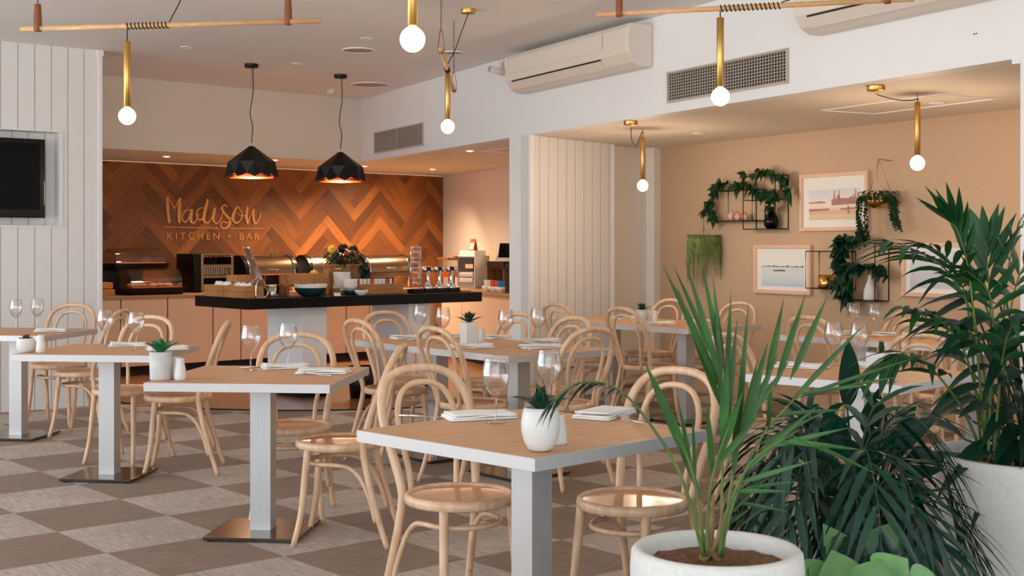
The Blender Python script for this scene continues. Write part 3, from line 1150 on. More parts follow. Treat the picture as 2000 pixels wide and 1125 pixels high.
pot_mesh([(.0005, 0), (.036, 0), (.046, .01), (.052, .035), (.052, .06), (.047, .078), (.043, .08), (.042, .07), (.0005, .068)], 'stonepot', t)
rosette(t, .07, 6, .045, .02, 'leaf_brown', 8, .5, .1, 3)
t = thing('potted_succulent', 'white square planter with a spiky green succulent on the joined centre tables', 'potted plant', (-.265, 8.0, TT), D(30))
b = MB()
b.box((0, 0, .07), (.085, .085, .14))
b.build('pot', 'ceramic', t, bevel=.006)
rosette(t, .138, 9, .095, .022, 'leaf_succ_dark', 11, .5, .1, 3)
t = thing('potted_succulent', 'small grey cup with a dark spiky succulent on the alcove tables', 'potted plant', (1.02, 10.2, TT))
pot_mesh([(.0005, 0), (.040, 0), (.046, .06), (.047, .11), (.043, .11), (.042, .1), (.0005, .1)], 'concrete', t)
rosette(t, .1, 8, .085, .02, 'leaf_succ_dark', 13, .55, .1, 3)
t = thing('potted_succulent', 'small white cup with a dark spiky succulent on the papered-wall tables, behind the tall plants', 'potted plant', (2.66, 8.52, TT))
pot_mesh([(.0005, 0), (.042, 0), (.048, .06), (.049, .11), (.045, .11), (.044, .1), (.0005, .1)], 'concrete', t)
rosette(t, .1, 8, .085, .024, 'leaf_succ_dark', 14, .5, .1, 3)
t = thing('potted_succulent', 'tall square white planter with a low succulent on the white-edged table behind the palm', 'potted plant', (1.665, 5.86, TT), D(40))
b = MB()
b.box((0, 0, .065), (.10, .10, .13))
b.build('pot', 'ceramic', t, bevel=.005)
rosette(t, .128, 7, .07, .025, 'leaf_succ_dark', 17, .3, .2, 2)

# ------------------------------------------------------------------ hanging lights
def tube_light(t, x, y, ztop, zb, r=.0185, bulb=.0475):
    """brass tube with a round lit bulb, hanging with its bulb centre at zb"""
    b = MB()
    zn = zb + bulb * 1.05
    b.lathe([(.003, ztop), (r - .002, ztop), (r, ztop - .003), (r, zn + .002), (r - .002, zn), (.004, zn)], 24, (x, y, 0))
    b.build('brass_tube', 'brass', t)
    b = MB()
    pr = [(.0005, -bulb)] + [(bulb * math.sin(PI * i / 14), -bulb * math.cos(PI * i / 14)) for i in range(1, 12)] + [(.014, bulb * 1.02), (.014, bulb * 1.15)]
    b.lathe(pr, 24, (x, y, zb))
    b.build('bulb', 'bulb', t)


def coil(b, p, ax, r, n, ln, rr=.0032):
    u = V(ax).normalized()
    s = u.cross(V((0, 0, 1))).normalized()
    w = V((0, 0, 1))
    pts = []
    for i in range(n * 10 + 1):
        a = 2 * PI * i / 10
        pts.append(V(p) + u * (ln * i / (n * 10)) + (w * math.cos(a) + s * math.sin(a)) * r)
    b.tube(pts, rr, 6)
    return pts[0], pts[-1]


def strap(t, p, u, rr):
    """leather strap looped under the rod and up to a chain"""
    s = V(u).cross(V((0, 0, 1))).normalized()
    p = V(p)
    pts = [p + V((0, 0, .135)) + s * .003, p + V((0, 0, .05)) + s * (rr + .002), p + s * (rr + .003)]
    pts += [p + (s * math.cos(a) + V((0, 0, -1)) * math.sin(a)) * (rr + .003) for a in (PI * .25, PI * .5, PI * .75)]
    pts += [p - s * (rr + .003), p + V((0, 0, .05)) - s * (rr + .002), p + V((0, 0, .135)) - s * .003]
    b = MB()
    h = V(u).normalized() * .0155
    vs, fs = [], []
    for q in smooth_path(pts, 3):
        vs += [q - h, q + h]
    for i in range(len(vs) // 2 - 1):
        fs.append((2 * i, 2 * i + 1, 2 * i + 3, 2 * i + 2))
    b.add(vs, fs)
    o = b.build('leather_strap', 'leather', t)
    sm = o.modifiers.new('thick', 'SOLIDIFY')
    sm.thickness = .003
    b = MB()
    z0, z1 = p.z + .135, CEIL
    n = int((z1 - z0) / .018)
    for i in range(n + 1):
        z = z0 + (z1 - z0) * i / n
        a = (i % 2) * PI / 2
        e = V((math.cos(a), math.sin(a), 0))
        ring = [V((p.x, p.y, z)) + e * (.005 * math.cos(k * PI / 4)) + V((0, 0, .0115 * math.sin(k * PI / 4))) for k in range(8)]
        b.tube(ring, .0014, 4, closed=True)
    b.build('chain', 'chain', t)


def rod_light(label, p0, p1, lamp_t, lamp_z, top_z, straps, coil_dir, canopy, group, coiln=12, rr=.0135):
    """pine rod slung from two straps, a brass tube lamp dangling from its cord wound round the rod"""
    t = thing('rod_pendant_light', label, 'pendant light', group=group)
    p0, p1 = V(p0), V(p1)
    u = (p1 - p0).normalized()
    Ln = (p1 - p0).length
    b = MB()
    b.tube([p0, p1], rr, 14)
    b.build('wooden_rod', 'rod', t)
    q = p0 + u * lamp_t
    tube_light(t, q.x, q.y, top_z, lamp_z)
    b = MB()
    a, e = coil(b, q, u * coil_dir, rr + .003, coiln, .022 * coiln)
    b.tube([(q.x, q.y, top_z), (q.x, q.y, q.z)], .003, 6)
    if canopy:
        c = V(canopy)
        b.tube(smooth_path([e, e + (c - e) * .35 + V((0, 0, -.03)), e + (c - e) * .75 + V((0, 0, -.01)), c], 6), .003, 6)
    b.build('cord', 'cord', t)
    if canopy:
        b = MB()
        b.lathe([(.0005, CEIL - .032), (.05, CEIL - .032), (.052, CEIL - .028), (.052, CEIL)], 28, (canopy[0], canopy[1], 0))
        b.build('ceiling_rose', 'brass', t)
    for s in straps:
        strap(t, p0 + u * s, u, rr)
    point('bulb_light', (q.x, q.y, lamp_z - .09), 7.0)
    return t


G1 = 'brass tube pendants with round bulbs'
rod_light('pine rod pendant at upper left, its brass tube hanging before the white wall edge', (-2.72, 7.2, 2.56), (-1.03, 6.97, 2.565), .62, 2.07, 2.478, (.10, 1.53), 1, (-1.55, 6.7, CEIL), G1, 11)
rod_light('pine rod pendant seen almost end-on, its tube in front of the wall above the bar', (-.445, 8.1, 2.585), (-.432, 9.75, 2.52), .78, 2.173, 2.535, (.06, 1.58), -1, (-.308, 9.18, CEIL - .03), G1, 5)
rod_light('pine rod pendant at upper right, its brass tube hanging before the wide air grille', (.44, 6.78, 2.565), (1.98, 6.40, 2.575), .64, 2.12, 2.522, (.12, 1.46), 1, (2.6, 6.0, CEIL - .03), G1, 14)
t = thing('tube_pendant_light', 'brass tube pendant cut by the top picture edge, largest bulb in view', 'pendant light', group=G1)
tube_light(t, -.367, 4.8, 2.53, 2.122)
b = MB()
b.tube([(-.367, 4.8, 2.53), (-.367, 4.8, CEIL)], .003, 6)
b.build('cord', 'cord', t)
b = MB()
b.lathe([(.0005, CEIL - .032), (.05, CEIL - .032), (.052, CEIL)], 28, (-.367, 4.8, 0))
b.build('ceiling_rose', 'brass', t)
point('bulb_light', (-.367, 4.8, 2.03), 7.0)


def hook_light(label, cx, cy, hx, hy, ztop, zb, sag):
    t = thing('tube_pendant_light', label, 'pendant light', group=G1)
    tube_light(t, hx, hy, ztop, zb, bulb=.0465)
    b = MB()
    b.lathe([(.0005, LOW - .03), (.052, LOW - .03), (.054, LOW - .026), (.054, LOW)], 28, (cx, cy, 0))
    b.lathe([(.006, LOW - .05), (.006, LOW - .028)], 8, (cx, cy, 0))
    b.build('ceiling_rose', 'brass', t)
    b = MB()
    m = V(((cx + hx) / 2, (cy + hy) / 2, LOW - sag))
    b.tube(smooth_path([(cx, cy, LOW - .045), (cx + (hx - cx) * .1, cy + (hy - cy) * .1, LOW - sag * .9), m, (hx - (hx - cx) * .12, hy - (hy - cy) * .12, LOW - .045), (hx, hy, LOW - .03), (hx, hy, ztop)], 6), .0032, 6)
    b.build('cord', 'cord', t)
    b = MB()
    b.tube([(hx, hy, LOW), (hx, hy, LOW - .03), (hx + .008, hy, LOW - .038), (hx + .012, hy, LOW - .03)], .002, 6)
    b.build('hook', 'black_metal', t)
    point('bulb_light', (hx, hy, zb - .09), 19)


hook_light('brass tube pendant in the alcove beside the white corner post', .91, 9.97, 1.065, 10.6, 2.245, 1.85, .16)
hook_light('brass tube pendant in the alcove above the hanging gold planter', 2.175, 7.77, 2.55, 8.18, 2.265, 1.88, .06)


def black_pendant(label, x, y):
    t = thing('faceted_pendant_light', label, 'pendant light', group='black faceted pendants over the bar counter')
    zt, zm, zb = 2.275, 2.13, 1.988
    n = 10
    R = .235
    top = [V((x + .022 * math.cos(2 * PI * i / n), y + .022 * math.sin(2 * PI * i / n), zt)) for i in range(n)]
    mid = [V((x + R * .93 * math.cos(2 * PI * i / n), y + R * .93 * math.sin(2 * PI * i / n), zm)) for i in range(n)]
    low, tip = [], []
    for i in range(n):
        a = 2 * PI * i / n
        low.append(V((x + R * 1.06 * math.cos(a), y + R * 1.06 * math.sin(a), zb)))
        a += PI / n
        tip.append(V((x + R * .86 * math.cos(a), y + R * .86 * math.sin(a), zb + .035)))
    for nm, mt, sc_ in (('shade', 'black_metal', 1.0), ('lining', 'copper', .965)):
        vs = top + mid + low + tip
        if sc_ != 1:
            vs = [V((x + (p.x - x) * sc_, y + (p.y - y) * sc_, p.z - (.006 if k < 2 * n else .002) + (0.0 if k < 2 * n else .002))) for k, p in enumerate(vs)]
        fs = [tuple(range(n))] if nm == 'shade' else []
        for i in range(n):
            j = (i + 1) % n
            fs += [(i, n + i, n + j, j), (n + i, 2 * n + i, 3 * n + i), (n + i, 3 * n + i, n + j), (n + j, 3 * n + i, 2 * n + j)]
        b = MB()
        b.add(vs, fs, False)
        if nm == 'lining':
            # copper band that shows below the black scallops
            for i in range(n):
                pass
        b.build(nm, mt, t)
    b = MB()
    b.lathe([(R * .80, zb + .045), (R * .86, zb + .012), (R * .84, zb - .004)], 40, (x, y, 0))
    b.build('rim_band', 'copper', t)
    b = MB()
    b.tube(smooth_path([(x + .012, y, CEIL - .03), (x + .016, y, CEIL - .25), (x - .012, y, CEIL - .45), (x + .012, y, CEIL - .58), (x, y, zt + .03)], 6), .004, 6)
    b.build('cord', 'cord', t)
    b = MB()
    b.tube([(x, y, CEIL - .03), (x, y, zt)], .0012, 5)
    b.build('wire', 'steel', t)
    b = MB()
    b.lathe([(.0005, CEIL - .035), (.058, CEIL - .035), (.062, CEIL - .03), (.062, CEIL)], 28, (x, y, 0))
    b.build('ceiling_rose', 'black_metal', t)
    b = MB()
    b.ball((x, y, zb + .12), .035)
    b.build('bulb', 'bulb', t)
    point('pendant_bulb_light', (x, y, zb + .03), 20, (1, .7, .44), .06)


black_pendant('left black faceted pendant shade over the bar counter, above the wall lettering', -2.394, 11.95)
black_pendant('right black faceted pendant shade over the bar counter, nearer the bright wall grille', -1.675, 12.7)


def downlight(name, label, x, y, z, lit, r=.045, group=None, power=0, tilt=(0, 0, 0)):
    t = thing(name, label, 'downlight', (x, y, z), group=group)
    b = MB()
    b.lathe([(r, -.0005), (r, -.006), (r * .8, -.007), (r * .78, -.003)], 24)
    b.build('trim_ring', 'paint', t)
    b = MB()
    b.lathe([(.0005, -.0025), (r * .78, -.0025)], 20)
    b.build('lens', 'downlight' if lit else 'ventbar', t)
    if power:
        spot('downlight_beam', (x, y, z - .03), power, 1.7 if power < 70 else 2.2 if power == 190 else 2.75).rotation_euler = tilt


DL = [(-3.70, 13.93, 'lit downlight in the low bar ceiling, far left over the display cases', 60), (-2.651, 14.514, 'lit downlight in the low bar ceiling between the black shades', 115),
      (-1.778, 15.631, 'lit downlight in the low bar ceiling beside the right black shade', 430), (-.992, 16.256, 'lit downlight in the low bar ceiling near the end of the timber wall', 190),
      (-.424, 13.1, 'lit downlight in the low bar ceiling close to the white pilaster', 72)]
for x, y, lab, pw in DL:
    downlight('downlight', lab, x, y, LOW, True, group='lit downlights over the bar', power=pw, tilt=V((-.36, .42, -1)).to_track_quat('-Z', 'Y').to_euler() if pw == 190 else (0, 0, 0))
UL = [(-2.737, 10.93, CEIL, 'unlit downlight in the high ceiling near the left white wall'), (-1.171, 10.474, CEIL, 'unlit downlight in the high ceiling left of the largest bulb'),
      (-1.97, 11.915, CEIL, 'unlit downlight in the high ceiling between the two black ceiling roses'), (1.586, 11.033, LOW, 'unlit downlight in the alcove ceiling above the hanging grass plant'),
      (2.836, 8.678, LOW, 'unlit downlight in the alcove ceiling right of the brass tube')]
for x, y, z, lab in UL:
    downlight('downlight', lab, x, y, z, False, .05, 'unlit recessed downlights')
for x, y, r, lab in ((-1.308, 11.075, .14, 'round flush ceiling speaker nearer the largest bulb'), (-1.467, 13.45, .2, 'large round ceiling speaker above the right black pendant'), (-.508, 11.22, .09, 'small round ceiling speaker behind the end-on rod pendant')):
    t = thing('ceiling_speaker', lab, 'ceiling speaker', (x, y, CEIL))
    b = MB()
    b.lathe([(r, 0), (r, -.008), (r * .93, -.012), (r * .92, -.006)], 36)
    b.build('ring', 'paint', t)
    b = MB()
    b.lathe([(.0005, -.008), (r * .92, -.007)], 36)
    b.build('grille', 'grille', t)
t = thing('smoke_detector', 'small white smoke detector on the high ceiling beside the right pendant cord', 'smoke detector', (-1.93, 13.9, CEIL))
b = MB()
b.lathe([(.055, 0), (.055, -.02)], 24)
b.build('base', 'plastic', t)
b = MB()
b.lathe([(.05, -.02), (.045, -.045), (.03, -.055), (.0005, -.056)], 24)
b.build('head', 'plastic', t)
t = thing('security_camera', 'white security camera on the bulkhead under the ceiling, left of the air conditioner', 'security camera', FB.at(FB.len - .12, -.02, 2.94))
t.scale = (.72, .72, .72)
b = MB()
b.lathe([(.04, .1), (.04, .07), (.014, .065), (.012, 0)], 20)
b.build('mount', 'plastic', t)
b = MB()
b.tube([(.03, -.02, -.05), (-.14, -.12, -.02)], .042, 16)
b.build('body', 'plastic', t)
b = MB()
b.tube([(-.14, -.12, -.02), (-.148, -.125, -.0185)], .034, 16)
b.build('lens', 'ventbar', t)


# ------------------------------------------------------------------ air conditioners and grilles
def air_con(label, x0, x1, zt, zb):
    Lx = x1 - x0
    t = thing('air_conditioner', label, 'air conditioner', FA.at(x0, 0, zb), FA.a, 'split air conditioners on the bulkhead')
    h = zt - zb
    prof = [(0, 0), (-.10, 0), (-.17, .03), (-.215, .10), (-.225, .16), (-.215, h - .04), (-.19, h), (0, h)]
    b = MB()
    n = len(prof)
    vs = [(0, y, z) for y, z in prof] + [(Lx, y, z) for y, z in prof]
    b.add(vs, [tuple(range(n)), tuple(range(2 * n - 1, n - 1, -1))] + [(i, n + i, n + (i + 1) % n, (i + 1) % n) for i in range(n)], False)
    b.build('casing', 'plastic', t, bevel=.012, seg=3)
    b = MB()
    b.add([(.05, -.2285, .155), (Lx - .34, -.2285, .155), (Lx - .34, -.222, h - .05), (.05, -.222, h - .05)], [(0, 1, 2, 3)], False)
    b.build('front_panel', 'plastic', t)
    b = MB()
    b.box((Lx * .43, -.212, .088), (Lx * .74, .006, .012))
    b.build('air_slot', 'gap', t)
    b = MB()
    q = Matrix.Translation((Lx * .43, -.19, .052)) @ Matrix.Rotation(-.9, 4, 'X')
    b.box((0, 0, 0), (Lx * .74, .075, .006), mtx=q)
    b.build('louvre_flap', 'plastic', t)
    return t


air_con('white split air conditioner between the security camera and the right pendant rod', .33, 2.242, 2.985, 2.665)
air_con('white split air conditioner cut by the top picture edge at upper right', 4.06, 5.95, 2.965, 2.635)


def vent(fr, label, x0, x1, z0, z1):
    t = thing('air_grille', label, 'air grille', fr.at(x0, 0, z0), fr.a)
    Lx, h = x1 - x0, z1 - z0
    b = MB()
    b.box((Lx / 2, -.002, h / 2), (Lx, .004, h))
    b.build('backing', 'vent', t)
    b = MB()
    for k in range(10):
        b.box((Lx / 2, -.010, h * (k + .5) / 10), (Lx, .008, .0036))
    nv = int(Lx / .028)
    for k in range(nv):
        b.box((Lx * (k + .5) / nv, -.007, h / 2), (.0036, .008, h))
    b.build('slats', 'ventbar', t)
    b = MB()
    for x in (0, Lx):
        b.box((x, -.009, h / 2), (.012, .018, h + .012))
    for z in (0, h):
        b.box((Lx / 2, -.009, z), (Lx, .018, .012))
    b.box((Lx * .48, -.009, h / 2), (.016, .018, h))
    b.build('grille_frame', 'ventbar', t)


vent(FA, 'wide rectangular air grille on the white bulkhead above the alcove', 2.45, 3.754, 2.39, 2.60)
vent(FB, 'rectangular air grille on the bar bulkhead beside the right black pendant', .45, 1.82, 2.387, 2.61)
t = thing('cable_clip', 'two tiny dark fixing holes high on the white bulkhead at right', 'wall fixing', FA.at(5.255, -.001, 2.48), FA.a)
b = MB()
for dx in (-.008, .008):
    b.box((dx, 0, 0), (.008, .004, .006))
b.build('fixings', 'gap', t)

# ------------------------------------------------------------------ television
t = thing('television', 'wall-mounted black television in the niche of the left white wall', 'television', FT.at(FT.len - .461 - .56, .06, 1.92), FT.a)
b = MB()
b.box((0, 0, 0), (1.12, .06, .655))
b.build('casing', 'black_gloss', t, bevel=.008)
b = MB()
b.add([(-.515, -.0315, -.26), (.515, -.0315, -.26), (.515, -.0315, .29), (-.515, -.0315, .29)], [(0, 1, 2, 3)], False)
b.build('screen', 'screen', t)
b = MB()
b.box((0, .065, 0), (.3, .07, .3))
b.build('bracket', 'black_metal', t)
b = MB()
b.box((.552, -.031, -.12), (.004, .003, .2))
b.build('edge_strip', 'steel', t)  # thin steel strip on the right side of the bezel

# ------------------------------------------------------------------ wall lettering
SIGN = [[(0.796,1.93,0.0133),(0.8,1.849,0.0178),(0.805,1.753,0.0178),(0.822,1.627,0.0163)],[(0.801,1.923,0.0074),(0.846,1.857,0.0067),(0.891,1.799,0.0059),(0.928,1.866,0.0067),(0.953,1.916,0.0075)],[(0.959,1.919,0.0149),(0.953,1.83,0.0194),(0.947,1.74,0.0201),(0.951,1.625,0.0179)],
 [(1.102,1.777,0.006),(1.06,1.777,0.0067),(1.015,1.756,0.0067),(0.986,1.704,0.0075),(0.998,1.651,0.0082),(1.031,1.638,0.0075),(1.069,1.679,0.0075),(1.094,1.743,0.0068)],[(1.112,1.792,0.015),(1.106,1.743,0.0188),(1.098,1.683,0.0195),(1.106,1.63,0.0165)],[(1.106,1.627,0.009),(1.144,1.631,0.0068),(1.178,1.676,0.006),(1.199,1.737,0.006)],
 [(1.279,1.803,0.0061),(1.228,1.805,0.0068),(1.182,1.767,0.0075),(1.173,1.714,0.0083),(1.199,1.669,0.0075),(1.245,1.674,0.0076),(1.279,1.731,0.0068)],[(1.323,1.913,0.0136),(1.3,1.822,0.0197),(1.275,1.731,0.0204),(1.27,1.663,0.0182),(1.3,1.624,0.0106)],[(1.3,1.624,0.0106),(1.338,1.641,0.0076),(1.373,1.694,0.0061),(1.39,1.755,0.0061)],
 [(1.417,1.813,0.0137),(1.407,1.756,0.0175),(1.394,1.687,0.0182),(1.411,1.634,0.0122)],[(1.411,1.63,0.0107),(1.454,1.631,0.0076),(1.493,1.673,0.0069),(1.515,1.735,0.0069),(1.536,1.796,0.0061)],
 [(1.584,1.826,0.0092),(1.549,1.846,0.01),(1.509,1.819,0.0107),(1.519,1.781,0.0138),(1.571,1.72,0.0153),(1.619,1.675,0.0169),(1.615,1.613,0.0154),(1.562,1.571,0.0107),(1.51,1.574,0.0084),(1.491,1.608,0.0076),(1.528,1.645,0.0069),(1.589,1.636,0.0069),(1.645,1.698,0.0062)],
 [(1.733,1.835,0.0108),(1.698,1.799,0.0154),(1.667,1.729,0.0185),(1.667,1.668,0.0169),(1.702,1.634,0.0108),(1.751,1.654,0.0077),(1.782,1.708,0.0077),(1.782,1.762,0.0077),(1.747,1.808,0.0085),(1.733,1.835,0.0108)],[(1.742,1.738,0.0054),(1.782,1.72,0.0062),(1.84,1.732,0.0054)],
 [(1.862,1.834,0.014),(1.851,1.763,0.0171),(1.849,1.694,0.0178),(1.867,1.62,0.0109)],[(1.867,1.624,0.007),(1.893,1.702,0.0062),(1.929,1.78,0.0062),(1.954,1.808,0.0078)],[(1.954,1.808,0.0117),(1.945,1.75,0.0148),(1.947,1.687,0.0156),(1.97,1.625,0.0109)],[(1.97,1.625,0.0094),(2.01,1.661,0.007),(2.035,1.712,0.0063),(2.047,1.767,0.0055)]]
LINE = [[(0.753,1.577,0.0044),(1.477,1.568,0.0046)],[(1.625,1.568,0.0046),(2.078,1.571,0.0039)]]
t = thing('wall_sign', 'pale gold script and capital lettering with a thin rule on the timber herringbone wall', 'sign', FH.at(0, -.016, 0), FH.a)


def ribbon(b, st, th, k=8):
    """brush stroke: widest across its own direction, with rounded ends, as a thin solid"""
    P = smooth_path([V((x, z, w)) for x, z, w in st], k) if len(st) > 2 else [V(q) for q in st]
    m = len(P)
    L_, R_ = [], []
    for i in range(m):
        d = P[min(i + 1, m - 1)] - P[max(i - 1, 0)]
        d = V((d.x, d.y)).normalized()
        nn = V((-d.y, d.x)) * max(P[i].z, .003)
        L_.append((P[i].x + nn.x, P[i].y + nn.y))
        R_.append((P[i].x - nn.x, P[i].y - nn.y))
    vs = []
    for y in (0, -th):
        vs += [(a, y, c) for a, c in L_] + [(a, y, c) for a, c in R_]
    fs = []
    for i in range(m - 1):
        fs += [(2 * m + i, 3 * m + i, 3 * m + i + 1, 2 * m + i + 1), (i, i + 1, 2 * m + i + 1, 2 * m + i), (m + i, 3 * m + i, 3 * m + i + 1, m + i + 1)]
    fs += [(0, 2 * m, 3 * m, m), (m - 1, 2 * m - 1, 4 * m - 1, 3 * m - 1)]
    b.add(vs, fs, False)


b = MB()
for i, st in enumerate(SIGN):
    ribbon(b, st, .009 + .0003 * (i % 3))
b.build('script_lettering', 'sign', t)
b = MB()
for st in LINE:
    ribbon(b, st, .006)
b.build('rule', 'sign', t)
cu = bpy.data.curves.new('capital_lettering', 'FONT')
cu.body = 'KITCHEN + BAR'
cu.size = .112
cu.extrude = .003
cu.space_character = 1.52
cu.offset = -.0006
tmp = bpy.data.objects.new('tmp', cu)
C.objects.link(tmp)
bpy.context.view_layer.update()
me = bpy.data.meshes.new_from_object(tmp.evaluated_get(bpy.context.evaluated_depsgraph_get()))
bpy.data.objects.remove(tmp)
xs = [v.co.x for v in me.vertices]
ys = [v.co.y for v in me.vertices]
kx, ky = 1.232 / (max(xs) - min(xs)), .079 / (max(ys) - min(ys))
for v in me.vertices:
    v.co = ((v.co.x - min(xs)) * kx + .797, -v.co.z - .003, (v.co.y - min(ys)) * ky + 1.434)
me.materials.clear()
me.materials.append(M['sign'])
me.name = 'capital_lettering'
# every letter a part of its own
adj = {v.index: [] for v in me.vertices}
for e in me.edges:
    adj[e.vertices[0]].append(e.vertices[1])
    adj[e.vertices[1]].append(e.vertices[0])
seen = set()
for v0 in range(len(me.vertices)):
    if v0 in seen:
        continue
    isl, st = [], [v0]
    seen.add(v0)
    while st:
        q = st.pop()
        isl.append(q)
        for w in adj[q]:
            if w not in seen:
                seen.add(w)
                st.append(w)
    ix = {q: k for k, q in enumerate(isl)}
    b = MB()
    b.add([me.vertices[q].co for q in isl], [tuple(ix[i] for i in p.vertices) for p in me.polygons if p.vertices[0] in ix], False)
    b.build('letter', 'sign', t)

# ------------------------------------------------------------------ bar cabinets and counters
FC = Frame((-4.18, 13.29), (-0.932, 16.09))        # counter front along the timber wall
FSD = Frame((-0.93, 16.09), (0.0, 13.826))         # counter front along the side wall
CT = .84
cuts = [-1.6, -.55, .2, .72, 1.25, 1.59, 1.95, 2.30, 2.63, 2.97, 3.3, 3.65, 4.29]
for i in range(len(cuts) - 1):
    x0, x1 = cuts[i], cuts[i + 1]
    t = thing('base_cabinet', ['pale pink-beige base cabinet under the back counter, half behind the left white wall', 'wide pale base cabinet under the display cases', 'pale base cabinet under the lower display case', 'pale base cabinet right of the lower display case', 'pale base cabinet under the toaster', 'pale base cabinet just left of the black counter corner', 'pale base cabinet behind the left counter support', 'pale base cabinet hidden behind the left counter support', 'pale base cabinet between the two counter supports', 'pale base cabinet left of the right counter support', 'pale base cabinet behind the right counter support', 'pale base cabinet in the inner corner of the back counter'][i], 'cabinet', FC.at(x0, 0, 0), FC.a, 'base cabinets under the back counter')
    w = x1 - x0
    b = MB()
    b.box((w / 2, .32, .45), (w - .004, .56, .70))
    b.build('body', 'gap', t)
    b = MB()
    b.box((w / 2, .028, .455), (w - .014, .02, .70))
    b.build('door', 'laminate', t, bevel=.001, seg=1)
    b = MB()
    b.box((w / 2, .1, .05), (w, .02, .1))
    b.build('toe_kick', 'gap', t)
for i, (x0, x1) in enumerate(((.12, .85), (.85, 2.55))):
    t = thing('base_cabinet', ['pale base cabinet right of the black counter end, under the steel machine', 'pale base cabinet under the sachet bowls, beside the white pilaster'][i], 'cabinet', FSD.at(x0, 0, 0), FSD.a, 'base cabinets under the back counter')
    w = x1 - x0
    b = MB()
    b.box((w / 2, .30, .45), (w - .004, .5, .70))
    b.build('body', 'gap', t)
    b = MB()
    b.box((w / 2, .028, .455), (w - .014, .02, .70))
    b.build('door', 'laminate', t, bevel=.001, seg=1)
    b = MB()
    b.box((w / 2, .1, .05), (w, .02, .1))
    b.build('toe_kick', 'gap', t)
b = MB()
q = [FC.at(-1.6, 0, 0), FC.at(FC.len, 0, 0), FSD.at(2.6, 0, 0), FSD.at(2.6, .62, 0), FSD.at(-.45, .62, 0), FC.at(-1.6, .92, 0)]
b.prism([(p.x, p.y) for p in q], CT - .035, CT)
tag(b.build('counter_top', 'countertop', bevel=.002), 'brown timber-look counter top running along the herringbone wall and round the corner', 'counter top')

# black serving counter on two white supports
FI = Frame((-2.23, 10.99), (-0.30, 12.655))
IT = .91
t = thing('serving_counter', 'long black-topped serving counter on two white block supports in front of the bar', 'counter', FI.o, FI.a)
b = MB()
b.box((1.28, .48, IT - .046), (2.56, .96, .092))
b.build('counter_slab', 'black', t, bevel=.003)
for x in (.655, 1.82):
    b = MB()
    b.box((x + .125, .19 + .31, (IT - .092) / 2 + .03), (.25, .61, IT - .092 - .06))
    s = b.build('support', 'paint', t, bevel=.002)
    b = MB()
    b.box((x + .125, .19 + .31, .03), (.26, .62, .06))
    b.build('plinth', 'black_metal', s)
ICT = IT + .001


def on_i(x, y, z=0):
    return FI.at(x, y, IT + z)


def on_c(x, y, z=0):
    return FC.at(x, y, CT + z)


def on_s(x, y, z=0):
    return FSD.at(x, y, CT + z)


def crate(label, loc, rz, L_, W_, H_, nm='wooden_crate', cat='crate', wall=.012, group=None, m='crate'):
    t = thing(nm, label, cat, loc, rz, group)
    b = MB()
    for k in range(2):
        h = H_ / 2
        for sx, sy, cx, cy in ((L_, wall, 0, -W_ / 2), (L_, wall, 0, W_ / 2), (wall, W_, -L_ / 2, 0), (wall, W_, L_ / 2, 0)):
            b.box((cx, cy, h * (k + .5)), (sx, sy, h - .003))
    b.build('sides', m, t)
    b = MB()
    b.box((0, 0, .006), (L_, W_, .01))
    b.build('bottom', m, t)
    return t


def crumple(b, c, r, seed):
    rr = random.Random(seed)
    n = 9
    vs, fs = [], []
    for i in range(5):
        ph = PI * i / 8
        for k in range(n):
            a = 2 * PI * k / n
            q = r * (1 + rr.uniform(-.35, .35))
            vs.append((c[0] + q * math.sin(ph + .15) * math.cos(a), c[1] + q * math.sin(ph + .15) * math.sin(a), c[2] + q * math.cos(ph)))
    for i in range(4):
        for k in range(n):
            fs.append((i * n + k, (i + 1) * n + k, (i + 1) * n + (k + 1) % n, i * n + (k + 1) % n))
    b.add(vs, fs, False)


LR = FI.a + PI / 2
for i, (y, lab) in enumerate(((.66, 'left wooden cutlery crate on the black counter end, crumpled napkins in it'), (.29, 'right wooden cutlery crate at the black counter corner, napkins peeking out'))):
    crate(lab, on_i(.12, y, .001), LR, .35, .18, .105, group='crates on the serving counter')
    b = MB()
    for k in range(3):
        crumple(b, (-.1 + k * .1, 0, .085), .04, i * 7 + k)
    tag(b.build('paper_napkins', 'linen', loc=on_i(.12, y, .001), rz=LR), ['crumpled white napkins in the left cutlery crate', 'crumpled white napkins in the right cutlery crate'][i], 'napkins', kind='stuff')
crate('tall wooden riser crate behind the wire rack on the black counter', on_i(.34, .58, .001), FI.a, .34, .2, .19, group='crates on the serving counter')

# wire dispenser rack: two looped legs and a slanting ladder of plates
t = thing('wire_rack', 'tall slanting chrome wire rack with looped legs at the black counter corner', 'rack', on_i(.13, .14, .001), FI.a)
for i, y in enumerate((-.045, .045)):
    b = MB()
    b.tube(smooth_path([(.0, y, 0), (.0, y, .10), (.02, y, .145), (.062, y, .163)], 5), .0055, 7)
    b.tube(smooth_path([(0, y, .004), (.08, y, .004), (.112, y, .03), (.104, y, .07), (.06, y, .165), (-.02, y, .33), (-.075, y, .445)], 5), .0055, 7)
    b.build('side_rail', 'chrome', t)
for k in range(5):
    f = k / 4
    b = MB()
    b.tube([(.10 - f * .17, -.045, .085 + f * .345), (.10 - f * .17, .045, .085 + f * .345)], .003, 6)
    b.build('rung', 'chrome', t)
b = MB()
b.add([(.095, -.04, .10), (.095, .04, .10), (-.07, .04, .43), (-.07, -.04, .43)], [(0, 1, 2, 3)], False)
o = b.build('back_plate', 'steel', t)
o.modifiers.new('thick', 'SOLIDIFY').thickness = .002
t = thing('metal_canister', 'small grey metal canister beside the chrome wire rack', 'canister', on_i(.36, .22, .001))
b = MB()
